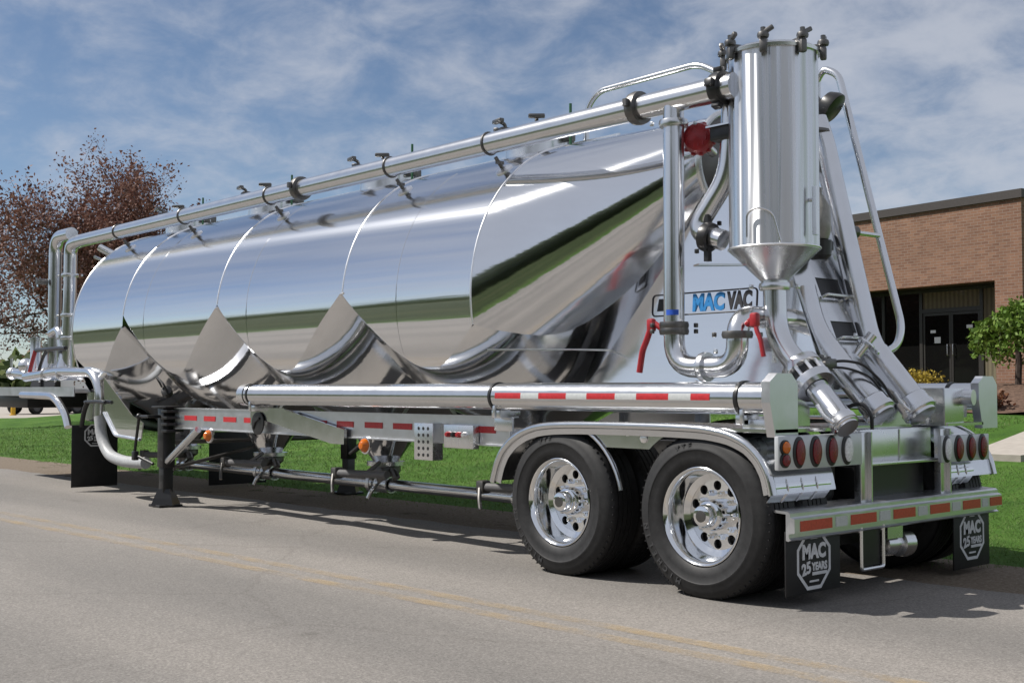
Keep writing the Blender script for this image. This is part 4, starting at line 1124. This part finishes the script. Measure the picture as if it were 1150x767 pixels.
# ---------------- mud flaps: octagon crest with lettering
def mud_flap(x, y0, y1, z0, z1, crest=True, zc=None, s_=.19, face=1):
    q = MB(); q.box((x, (y0+y1)/2, (z0+z1)/2), (.012, y1-y0, z1-z0), bev=.004); o_ = part(q, 'mud_flap', M['flap'])
    if crest:
        yc = (y0+y1)/2-.0; zc = zc or (z0+z1)/2; xx = x+.0075
        g = MB()
        def octo(r0, r1, mi):
            A = [(r0*math.cos(PI/8+k*PI/4), r0*math.sin(PI/8+k*PI/4)) for k in range(8)]; B = [(r1*math.cos(PI/8+k*PI/4), r1*math.sin(PI/8+k*PI/4)) for k in range(8)]
            g.add([(xx, yc+a, zc+b) for a, b in A]+[(xx, yc+a, zc+b) for a, b in B], [(k, (k+1) % 8, 8+(k+1) % 8, 8+k) for k in range(8)], mi)
        octo(s_, s_*.875, 0)
        text_geo(g, 'MAC', s_*.62, (xx, yc, zc+s_*.26), (0, 1, 0), (0, 0, 1), 0, .0015, s_*.032, width=s_*1.28)
        text_geo(g, '25', s_*.5, (xx, yc-s_*.42, zc-s_*.26), (0, 1, .2), (0, -.1, 1), 0, .0015, s_*.02)
        text_geo(g, 'YEARS', s_*.34, (xx, yc+s_*.30, zc-s_*.22), (0, 1, 0), (0, 0, 1), 0, .0015, s_*.016, width=s_*.86)
        g.box((xx, yc+s_*.30, zc-s_*.43), (.003, s_*.8, s_*.10)); g.box((xx, yc, zc+s_*.70), (.003, s_*.36, s_*.06)); g.box((xx, yc, zc-s_*.66), (.003, s_*.5, s_*.06))
        part(g, 'crest', M['white_print'], o_, smooth=False, label='white octagon crest reading MAC 25 YEARS')
    return o_
mud_flap(.575, .05, .60, .085, .46, zc=.275, s_=.185)
mud_flap(.575, 1.97, 2.47, .045, .46, zc=.27, s_=.185)
mud_flap(-9.98, .03, .62, .06, .83, zc=.70, s_=.15)
mud_flap(-9.5, 1.64, 2.48, .03, .72, crest=False)

# ---------------- wheels
def wheel(x, ynear, side):
    """side=-1: outer face towards -y.  Dual pair; the root mesh is the rim and disc."""
    q = MB(); ax = (0, side, 0); c = (x, ynear, .505)      # c: plane of the outer rim flange; h measured outwards
    q.lathe([(.298, 0), (.302, .006), (.296, .010), (.286, .004), (.272, -.02), (.268, -.05), (.262, -.10), (.255, -.14), (.225, -.155), (.215, -.16)], c, ax, 56, cap=False)
    q.lathe([(.298, 0), (.288, -.03), (.272, -.06), (.272, -.26), (.295, -.27)], c, ax, 40, cap=False)
    # disc with ten hand holes
    rin, rout, hz = .095, .2165, -.161; nh = 10; hr_, hole = .180, .030
    for k in range(nh):
        a0 = 2*PI*k/nh; a1 = 2*PI*(k+1)/nh; am = (a0+a1)/2; nseg = 6
        outer = [(rout, a0+(a1-a0)*i/nseg) for i in range(nseg+1)]+[(rout+(rin-rout)*i/4, a1) for i in range(1, 4)]+[(rin, a1-(a1-a0)*i/nseg) for i in range(nseg+1)]+[(rin+(rout-rin)*i/4, a0) for i in range(1, 4)]
        O = [(r_*math.cos(t), r_*math.sin(t)) for r_, t in outer]; hc = (hr_*math.cos(am), hr_*math.sin(am))
        I = []
        for p in O:
            d = math.atan2(p[1]-hc[1], p[0]-hc[0]); I.append((hc[0]+hole*math.cos(d), hc[1]+hole*math.sin(d)))
        n = len(O); qq = Vector((0, 0, 1)).rotation_difference(Vector(ax)).to_matrix()
        def w3(p, h): return Vector(c)+qq @ Vector((p[0], p[1], h))
        q.add([w3(p, hz) for p in O]+[w3(p, hz) for p in I]+[w3(p, hz-.022) for p in I], [(i, (i+1) % n, n+(i+1) % n, n+i) for i in range(n)]+[(n+i, n+(i+1) % n, 2*n+(i+1) % n, 2*n+i) for i in range(n)])
    w_ = part(q, 'wheel', M['rim'])
    q = MB(); q.lathe([(0, -.20), (.262, -.20), (.262, -.62)], c, ax, 32, cap=False); part(q, 'brake_drum', M['black'], w_)
    q = MB(); q.lathe([(.096, -.165), (.096, -.10), (.088, -.07), (.072, -.065), (.070, -.02), (.062, -.005), (.045, 0.0), (0, .002)], c, ax, 32, cap=False); part(q, 'hub_cap', M['mirror'], w_)
    q = MB(); q.lathe([(.036, .001), (.036, .006), (0, .007)], c, ax, 20, cap=False); part(q, 'hub_window', M['dark_metal'], w_)
    qq = Vector((0, 0, 1)).rotation_difference(Vector(ax)).to_matrix()
    for k in range(10):
        a = 2*PI*k/10; p = Vector(c)+qq @ Vector((.138*math.cos(a), .138*math.sin(a), -.162))
        n_ = MB(); n_.lathe([(.021, 0), (.019, .02), (.0165, .022), (.0165, .035), (.010, .040), (.0, .041)], p, ax, 6, cap=False); part(n_, 'lug_nut', M['rim'], w_, smooth=False)
    for h0 in (.0, -.335):
        q = MB(); wd = .285; Rt = .505
        g_ = [(.300, -.004), (.316, .012), (.36, .021), (.40, .024), (.405, .0275), (.412, .0275), (.418, .024), (.445, .018), (.475, .006), (.490, -.008), (.498, -.018)]
        tread = []
        for gh_ in (-.062, -.105, -.148, -.191): tread += [(Rt, gh_+.0055), (Rt-.011, gh_+.004), (Rt-.011, gh_-.004), (Rt, gh_-.0055)]
        prof = g_+[(Rt-.001, -.026)]+tread+[(Rt-.001, -wd+.056-.03)]+[(r_, -wd+.03-h_) for r_, h_ in g_[::-1]]
        q.lathe([(r_, h_+h0) for r_, h_ in prof], c, ax, 96, cap=False)
        # shoulder blocks
        for k in range(64):
            a = 2*PI*k/64; rr = .4985
            for hh in (-.018,):
                p = Vector(c)+qq @ Vector((rr*math.cos(a), rr*math.sin(a), hh+h0)); rot = (Vector((math.cos(a), math.sin(a), 0)))
                dirv = (qq @ rot).normalized(); q.box(p, (.006, .020, .010), Vector((0, 0, 1)).rotation_difference(dirv).to_matrix())
        ty = part(q, 'tyre', M['tyre'], w_)
    if side < 0:
        for word, a0, st in (('MICHELIN', 248, -8.0), ('XTE', 112, -6.5)):
            for i, ch in enumerate(word):
                a = R(a0+st*i); u = Vector((math.cos(a), 0, math.sin(a))); q = MB()
                text_geo(q, ch, .05, Vector(c)+u*.432+Vector((0, -.0225, 0)), (u.z, 0, -u.x), u, 0, .002, .0015)
                part(q, 'tyre_letter', M['letter'], w_, smooth=False)
    return w_
for x in (0.0, -1.245):
    wheel(x, .0, -1); wheel(x, 2.56, 1)
for x in (0.0, -1.245):
    q = MB(); q.cyl((x, .62, .505), (x, 1.94, .505), .065, 16); q.box((x, .85, .42), (.20, .14, .12), bev=.02); q.box((x, 1.71, .42), (.20, .14, .12), bev=.02); part(q, 'axle', M['black'])
for y in (.86, 1.70):
    q = MB(); q.box((-.85, y, .80), (2.4, .09, .22)); part(q, 'sub_frame_rail', M['dark_metal'], smooth=False)
for x in (-1.9, -.62):
    q = MB(); q.box((x, 1.28, .80), (.10, .75, .16)); part(q, 'sub_frame_beam', M['dark_metal'], smooth=False)
for y in (.80, 1.76):
    for x in (-1.0, .25):
        q = MB(); q.lathe([(.11, 0), (.13, .03), (.13, .08), (.12, .10), (.135, .13), (.135, .2), (.10, .22)], (x, y, .48), (0, 0, 1), 20); part(q, 'air_bag', M['rubber'])

# ---------------- fenders
def fender(y0, y1, near):
    prof = [(-1.90, .62), (-1.86, .74), (-1.80, .84), (-1.70, .925), (-1.58, .985), (-1.45, 1.022), (-1.30, 1.04), (-1.05, 1.050), (-.62, 1.054), (-.2, 1.054), (.06, 1.048), (.24, 1.022), (.38, .968), (.47, .89), (.53, .79), (.555, .68)]
    # smooth the outline
    pr = []
    for i in range(len(prof)-1):
        for k in range(3): pr.append((prof[i][0]+(prof[i+1][0]-prof[i][0])*k/3, prof[i][1]+(prof[i+1][1]-prof[i][1])*k/3))
    pr.append(prof[-1])
    pr = [pr[0]]+[((pr[i-1][0]+2*pr[i][0]+pr[i+1][0])/4, (pr[i-1][1]+2*pr[i][1]+pr[i+1][1])/4) for i in range(1, len(pr)-1)]+[pr[-1]]
    q = MB(); n = len(pr)
    for yy in (y0, y1): q.v += [(x, yy, z) for x, z in pr]
    nrm = []
    for i in range(n-1): q.f.append((i, i+1, n+i+1, n+i)); q.m.append(0)
    off = len(q.v)
    q.add([(x, yy, z-.008) for yy in (y0, y1) for x, z in pr], [(n+i, n+i+1, i+1, i) for i in range(n-1)])
    o_ = part(q, 'fender', M['plate'], angle=60, fix=False)
    s_ = -1 if near else 1; ye = y0 if near else y1
    q = MB(); q.tube([(x, ye, z-.012) for x, z in pr], .026, 0, 12); part(q, 'fender_lip', M['plate'], o_)
    q = MB(); inn = []
    for i, (x, z) in enumerate(pr):
        a_, b_ = pr[max(0, i-1)], pr[min(n-1, i+1)]; tx, tz = b_[0]-a_[0], b_[1]-a_[1]; l_ = math.hypot(tx, tz)
        inn.append((x+tz/l_*.075, z-tx/l_*.075))
    q.v = [(x, ye, z) for x, z in pr]+[(x, ye-s_*.012, z) for x, z in inn]
    q.f = [(i, i+1, n+i+1, n+i) for i in range(n-1)]; q.m = [0]*(n-1)
    q.add([(x, ye-s_*.006, z) for x, z in pr]+[(x, ye-s_*.018, z) for x, z in inn], [(n+i, n+i+1, i+1, i) for i in range(n-1)])
    part(q, 'fender_skirt', M['pipe'], o_, angle=60, fix=False)
    for t in (.35, .7):
        q = MB(); yy = y0+(y1-y0)*t; q.tube([(x, yy, z-.012) for x, z in pr[:14]], .008, 0, 6)
        part(q, 'fender_rib', M['alu'], o_)
    # valance plate between the two tyres
    v = []
    for a in range(8, 50, 6): v.append((-1.245+.60*math.sin(R(a)), .505+.56*math.cos(R(a))))
    v2 = [(0-.60*math.sin(R(a)), .505+.56*math.cos(R(a))) for a in range(8, 50, 6)][::-1]
    q = MB(); q.prism([(x, ye-s_*.035, z-.012) for x, z in v+v2], (0, -s_*.006, 0)); va = part(q, 'valance', M['plate'], o_, smooth=False)
    q = MB(); q.tube([(-1.245+.60*math.sin(R(a)), ye-s_*.03, .505+.555*math.cos(R(a))) for a in range(12, 80, 6)], .014, 0, 8); part(q, 'valance_lip', M['plate'], o_)
    for x, z in ((-.60, 1.005), (-.46, .965)):
        q = MB(); q.lathe([(.03, 0), (.03, .006), (.016, .012), (0, .012)], (x, ye-s_*.034, z), (0, s_, 0), 18, cap=False); part(q, 'valance_bolt', M['weld'], o_)
fender(-.035, .60, True); fender(1.96, 2.595, False)
# fender support at the tube's rear strap
q = MB(); q.box((-1.93, .10, 1.02), (.20, .02, .10), bev=.003); part(q, 'fender_support', M['alu'])
q = MB(); q.box((.40, .12, 1.06), (.20, .2, .08), bev=.006); part(q, 'fender_support', M['alu'])

# ---------------- rear end: lamp panels, deck, posts, bumper
def lamp_panel(y0, y1, z0, z1, ylist, clear_first):
    q = MB(); q.box((.60, (y0+y1)/2, (z0+z1)/2), (.03, y1-y0, z1-z0), bev=.006); o_ = part(q, 'lamp_panel', M['white_panel'])
    for i, y in enumerate(ylist):
        mt = M['clear_lens'] if i == (0 if clear_first else len(ylist)-1) else M['red_lens']
        def oval(rx, rz, h0, h1, name, mat, par, inner=None):
            g = MB(); n = 28; A = [(rx*math.cos(2*PI*k/n), rz*math.sin(2*PI*k/n)) for k in range(n)]
            pr = [(1, h0), (1, h1), (.8, h1+.006), (.4, h1+.010), (0.01, h1+.011)]
            for sc_, h in pr: g.v += [(.615+h, y+a*sc_, (z0+z1)/2+b*sc_) for a, b in A]
            g.f = [(j*n+k, j*n+(k+1) % n, (j+1)*n+(k+1) % n, (j+1)*n+k) for j in range(len(pr)-1) for k in range(n)]; g.m = [0]*len(g.f)
            return part(g, name, mat, par)
        oval(.060, .092, -.002, .004, 'lamp_gasket', M['black'], o_)
        oval(.043, .073, .012, .018, 'tail_lamp', mt, o_)
    return o_
lp = lamp_panel(-.06, .80, .815, 1.01, (.136, .302, .468, .632), False)
for z, mt in ((.945, 'amber_lens'), (.872, 'red_lens')):
    q = MB(); q.lathe([(.043, 0), (.043, .012), (.03, .014), (.03, .0)], (.615, -.005, z), (1, 0, 0), 20, cap=False); part(q, 'lamp_gasket', M['black'], lp)
    q = MB(); q.lathe([(.034, 0), (.033, .02), (.018, .03), (0, .032)], (.617, -.005, z), (1, 0, 0), 20, cap=False); part(q, 'side_lamp', M[mt], lp)
lamp_panel(1.76, 2.42, .785, .965, (1.83, 1.985, 2.155, 2.32), True)
# curved polished flaps below the panels
for y0, y1 in ((-.03, .56), (1.88, 2.32)):
    q = MB(); n = 12; pr = [(.50+.05*math.sin(PI*k/n), .79-.17*k/n) for k in range(n+1)]
    for yy in (y0, y1): q.v += [(x, yy, z) for x, z in pr]
    q.f = [(i, i+1, n+2+i, n+1+i) for i in range(n)]; q.m = [0]*n
    ap = part(q, 'tail_apron', M['mirror'], fix=False, angle=60)
    for t in (.25, .5, .75):
        q = MB(); q.tube([(x+.003, y0+(y1-y0)*t, z) for x, z in pr], .006, 0, 6); part(q, 'apron_rib', M['alu'], ap)
q = MB(); q.box((.38, 1.41, .915), (.22, .87, .21), bev=.003); q.box((.52, 1.41, .805), (.10, .87, .02), bev=.003); q.box((.493, 1.44, .915), (.004, .008, .20)); part(q, 'rear_deck', M['alu'])
q = MB(); q.box((.25, .30, 1.035), (.62, .62, .02)); q.box((.25, 2.2, 1.035), (.62, .5, .02)); q.box((.1, 1.35, 1.03), (.55, .9, .02)); part(q, 'deck_plate', M['plate'], smooth=False)
q = MB(); q.box((.30, 1.39, .665), (.30, .84, .23)); part(q, 'rear_recess', M['black'], smooth=False)
for y in (.90, 1.875):
    q = MB(); q.box((.545, y, .79), (.05, .09, .44), bev=.004); q.box((.57, y+.04, .79), (.05, .012, .44)); part(q, 'rear_post', M['alu'])
q = MB(); q.box((.545, 2.06, 1.155), (.012, .26, .26), bev=.003); q.box((.40, 1.935, 1.155), (.28, .012, .26)); q.box((.42, 1.62, 1.11), (.012, .55, .14)); part(q, 'end_plate', M['alu'])
q = MB(); q.tube([(.30, 2.15, 1.22), (.62, 2.2, 1.22)], .055, 0, 18); q.box((.40, 2.22, 1.13), (.22, .2, .10), bev=.01); part(q, 'rear_coupling', M['alu'])
# tool plates behind the tubes
q = MB(); q.prism([(.35, .30, 1.05), (.35, .62, 1.05), (.35, .62, 1.16), (.35, .48, 1.27), (.35, .30, 1.27)], (.012, 0, 0)); part(q, 'tube_guard', M['plate'], smooth=False)
# bumper: C section with tape
def sect(yy): return [(.42, yy, .585), (.60, yy, .575), (.615, yy, .565), (.615, yy, .545), (.645, yy, .535), (.645, yy, .455), (.605, yy, .448), (.605, yy, .425), (.62, yy, .415), (.60, yy, .405), (.585, yy, .41), (.585, yy, .56), (.42, yy, .57)]
q = MB(); q.prism(sect(.045), (0, 2.49, 0)); bp = part(q, 'rear_bumper', M['rail'], smooth=False)
reds = [(.10, .42), (.62, .90), (1.10, 1.36), (1.55, 1.80), (1.98, 2.22), (2.36, 2.53)]
for i, (a, b) in enumerate(reds):
    q = MB(); q.box((.646, (a+b)/2, .492), (.004, b-a, .060)); part(q, 'red_tape', M['tape_orange'], bp, smooth=False)
    if i < len(reds)-1:
        c = reds[i+1][0]; m0 = b+(c-b)*.2; m1 = c-(c-b)*.2
        q = MB(); q.box((.646, (m0+m1)/2, .492), (.004, m1-m0, .058)); part(q, 'white_tape', M['tape_white'], bp, smooth=False)
q = MB(); q.tube([(.60, .80, .43), (.60, .80, .17), (.60, 1.05, .17), (.60, 1.05, .43)], .012, .02, 8); q.box((.57, .80, .42), (.04, .03, .05)); q.box((.57, 1.05, .42), (.04, .03, .05)); part(q, 'plate_frame', M['alu'], bp)
q = MB(); q.box((.585, .925, .295), (.006, .22, .22)); part(q, 'plate_backing', M['black'], bp, smooth=False)
q = MB(); q.box((.59, 1.20, .38), (.012, .18, .10)); part(q, 'tow_plate', M['alu'], bp, smooth=False)
q = MB(); q.lathe([(.045, 0), (.075, .01), (.078, .10), (.062, .11), (.062, .17), (.085, .18), (.085, .28), (.05, .31), (.018, .32), (.018, .37), (0, .37)], (.50, 1.17, .285), (.1, 1, -.03), 18); q.sphere((.52, 1.42, .27), .085, 14, 8); part(q, 'drain_valve', M['alu'], label='cast silver drain fitting under the rear bumper')
q = MB(); q.box((.30, 1.30, .33), (.08, 1.0, .10)); q.box((.30, 2.2, .35), (.08, .5, .08)); part(q, 'rear_beam', M['black'], smooth=False)

# ---------------- front end: pipes, coupler deck, hoses
q = MB(); q.box((-11.6, 1.28, 1.255), (3.1, 2.4, .05), bev=.004); q.box((-11.6, .085, 1.245), (3.1, .012, .12)); q.box((-11.6, 2.475, 1.245), (3.1, .012, .12)); part(q, 'coupler_deck', M['rail'])
q = MB(); q.box((-12.9, 1.28, 1.12), (1.9, 2.2, .20), bev=.01); part(q, 'coupler_box', M['black'])
q = MB(); q.tube([(-11.9, .09, 1.20), (-10.72, .09, 1.19), (-10.34, .09, .95), (-10.25, .09, .80)], .05, .2, 8); part(q, 'flap_bracket', M['pipe'])
# two risers at the front of the tank
q = MB(); q.tube([(-11.46, PY, 1.62), (-11.46, PY, 3.33), (-10.9, PY+.0, 3.33)], .085, .22, 18); fr1 = part(q, 'front_riser', M['pipe'])
q = MB(); q.tube([(-10.62, PY, PZ), (-10.93, PY, PZ-.02), (-10.93, PY, 2.5), (-10.98, PY, 1.4)], .085, .14, 18); fr2 = part(q, 'front_riser', M['pipe'])
for z in (2.78, 2.25, 1.95):
    q = MB(); clampring(q, (-10.94, PY, z), (0, 0, 1), .085); part(q, 'pipe_clamp', M['alu'], fr2)
q = MB(); q.cyl((-11.46, PY, 2.05), (-10.94, PY, 2.06), .016, 8); q.cyl((-11.46, PY-.1, 2.72), (-11.46, PY-.25, 2.72), .04, 12); q.tube([(-11.15, PY-.05, 3.1), (-11.15, PY-.05, 1.7)], .012, 0, 6)
part(q, 'riser_tie', M['dark_metal'], fr1)
q = MB(); q.tube([(-11.42, PY-.05, 2.02), (-11.12, PY-.05, 2.08), (-11.05, PY-.05, 1.80)], .06, .14, 14); part(q, 'riser_elbow', M['pipe'], fr1)
q = MB(); q.tube([(-10.45, .55, 3.12), (-10.20, .7, 2.98), (-10.05, .75, 2.9)], .05, .08, 12); q.cyl((-10.5, .5, 3.0), (-10.15, .62, 2.86), .02, 8); part(q, 'tank_nozzle', M['pipe'], fr2)
# manifold on the deck
q = MB(); q.tube([(-12.75, .30, 1.50), (-12.2, .30, 1.47), (-10.4, .30, 1.47)], .075, .2, 16); mf = part(q, 'manifold_pipe', M['pipe'])
for x, h in ((-12.05, 1.95), (-11.55, 1.85), (-11.0, 1.95)):
    q = MB(); q.lathe([(.12, 1.47), (.10, 1.60), (.075, 1.68), (.075, h), (.09, h), (.09, h+.04), (0, h+.05)], (x, .32, 0), (0, 0, 1), 18); part(q, 'manifold_valve', M['pipe'], mf)
q = MB(); q.sphere((-12.3, .28, 1.60), .11, 14, 10); part(q, 'relief_valve', M['alu'], mf)
q = MB(); q.sphere((-12.85, .28, 1.50), .09, 12, 8); q.cyl((-12.9, .28, 1.42), (-12.9, .28, 1.72), .02, 8); part(q, 'relief_valve', M['alu'], mf)
q = MB(); q.tube([(-11.62, .16, 1.80), (-11.0, .12, 1.80), (-10.45, .12, 1.80)], .028, .05, 8); q.tube([(-11.1, .12, 1.80), (-11.25, .12, 1.68), (-11.38, .12, 1.52)], .022, .08, 8); q.tube([(-11.75, .3, 1.3), (-11.75, .3, 1.5)], .03, 0, 8); part(q, 'valve_lever', M['black'], mf)
q = MB(); q.tube([(-11.60, .15, 1.79), (-11.70, .15, 1.66), (-11.82, .15, 1.48)], .028, .06, 8); part(q, 'valve_handle', M['red_paint'], mf, label='red front valve handle')
q = MB(); q.tube([(-11.9, .14, 1.44), (-10.6, .10, 1.50), (-9.52, .10, 1.48), (-9.30, .10, 1.30), (-9.30, .10, .92)], .062, .22, 16); ho = part(q, 'supply_pipe', M['pipe'])
for x in (-11.1, -10.55):
    q = MB(); clampring(q, (x, .12, 1.475), (1, 0, 0), .062, .02); part(q, 'pipe_clamp', M['alu'], ho)
q = MB(); q.tube([(-9.30, .10, .95), (-9.24, .10, .70), (-9.02, .10, .50), (-8.6, .10, .44), (-8.05, .12, .45)], .066, .25, 16); part(q, 'hose_bend', M['hose'], ho)
q = MB(); q.tube([(-9.62, .05, 1.12), (-9.25, .04, 1.13), (-9.0, .04, 1.12)], .022, .05, 8); q.tube([(-9.55, .05, 1.12), (-9.66, .05, 1.0), (-9.72, .05, .82)], .03, .1, 8); part(q, 'supply_valve_lever', M['black'], ho)
q = MB(); q.lathe([(.10, 0), (.14, .02), (.14, .22), (.11, .26), (.11, .36), (0, .38)], (-9.95, .32, .88), (0, 0, 1), 18); q.lathe([(.12, 0), (.15, .02), (.15, .3), (0, .34)], (-9.6, .45, .86), (0, 0, 1), 18); part(q, 'condensate_pot', M['pipe'])
q = MB(); q.lathe([(0, -.14), (.05, -.13), (.05, .13), (0, .14)], (-9.25, .16, 1.47), (.9, .1, .45), 14); part(q, 'front_nozzle', M['weld'])
# front quarter guard plates
q = MB(); q.prism([(-9.15, .08, 1.42), (-8.35, .08, .98), (-8.05, .08, .90), (-8.1, .08, .72), (-8.75, .08, .74), (-9.1, .08, .95)], (0, .012, 0)); part(q, 'quarter_guard', M['mirror'], smooth=False)
q = MB(); q.tube([(-9.1, .07, 1.0), (-8.78, .07, .74), (-8.1, .07, .71)], .018, .06, 8); part(q, 'guard_rim', M['rail'])
q = MB(); q.lathe([(0, .02), (.06, .01), (.06, -.06), (.02, -.1)], (-7.72, .20, 1.26), (.6, -.5, .5), 14); q.tube([(-7.75, .16, 1.30), (-7.82, .12, 1.42), (-7.62, .12, 1.33), (-7.6, .16, 1.22)], .012, .04, 6); part(q, 'work_lamp', M['black'])
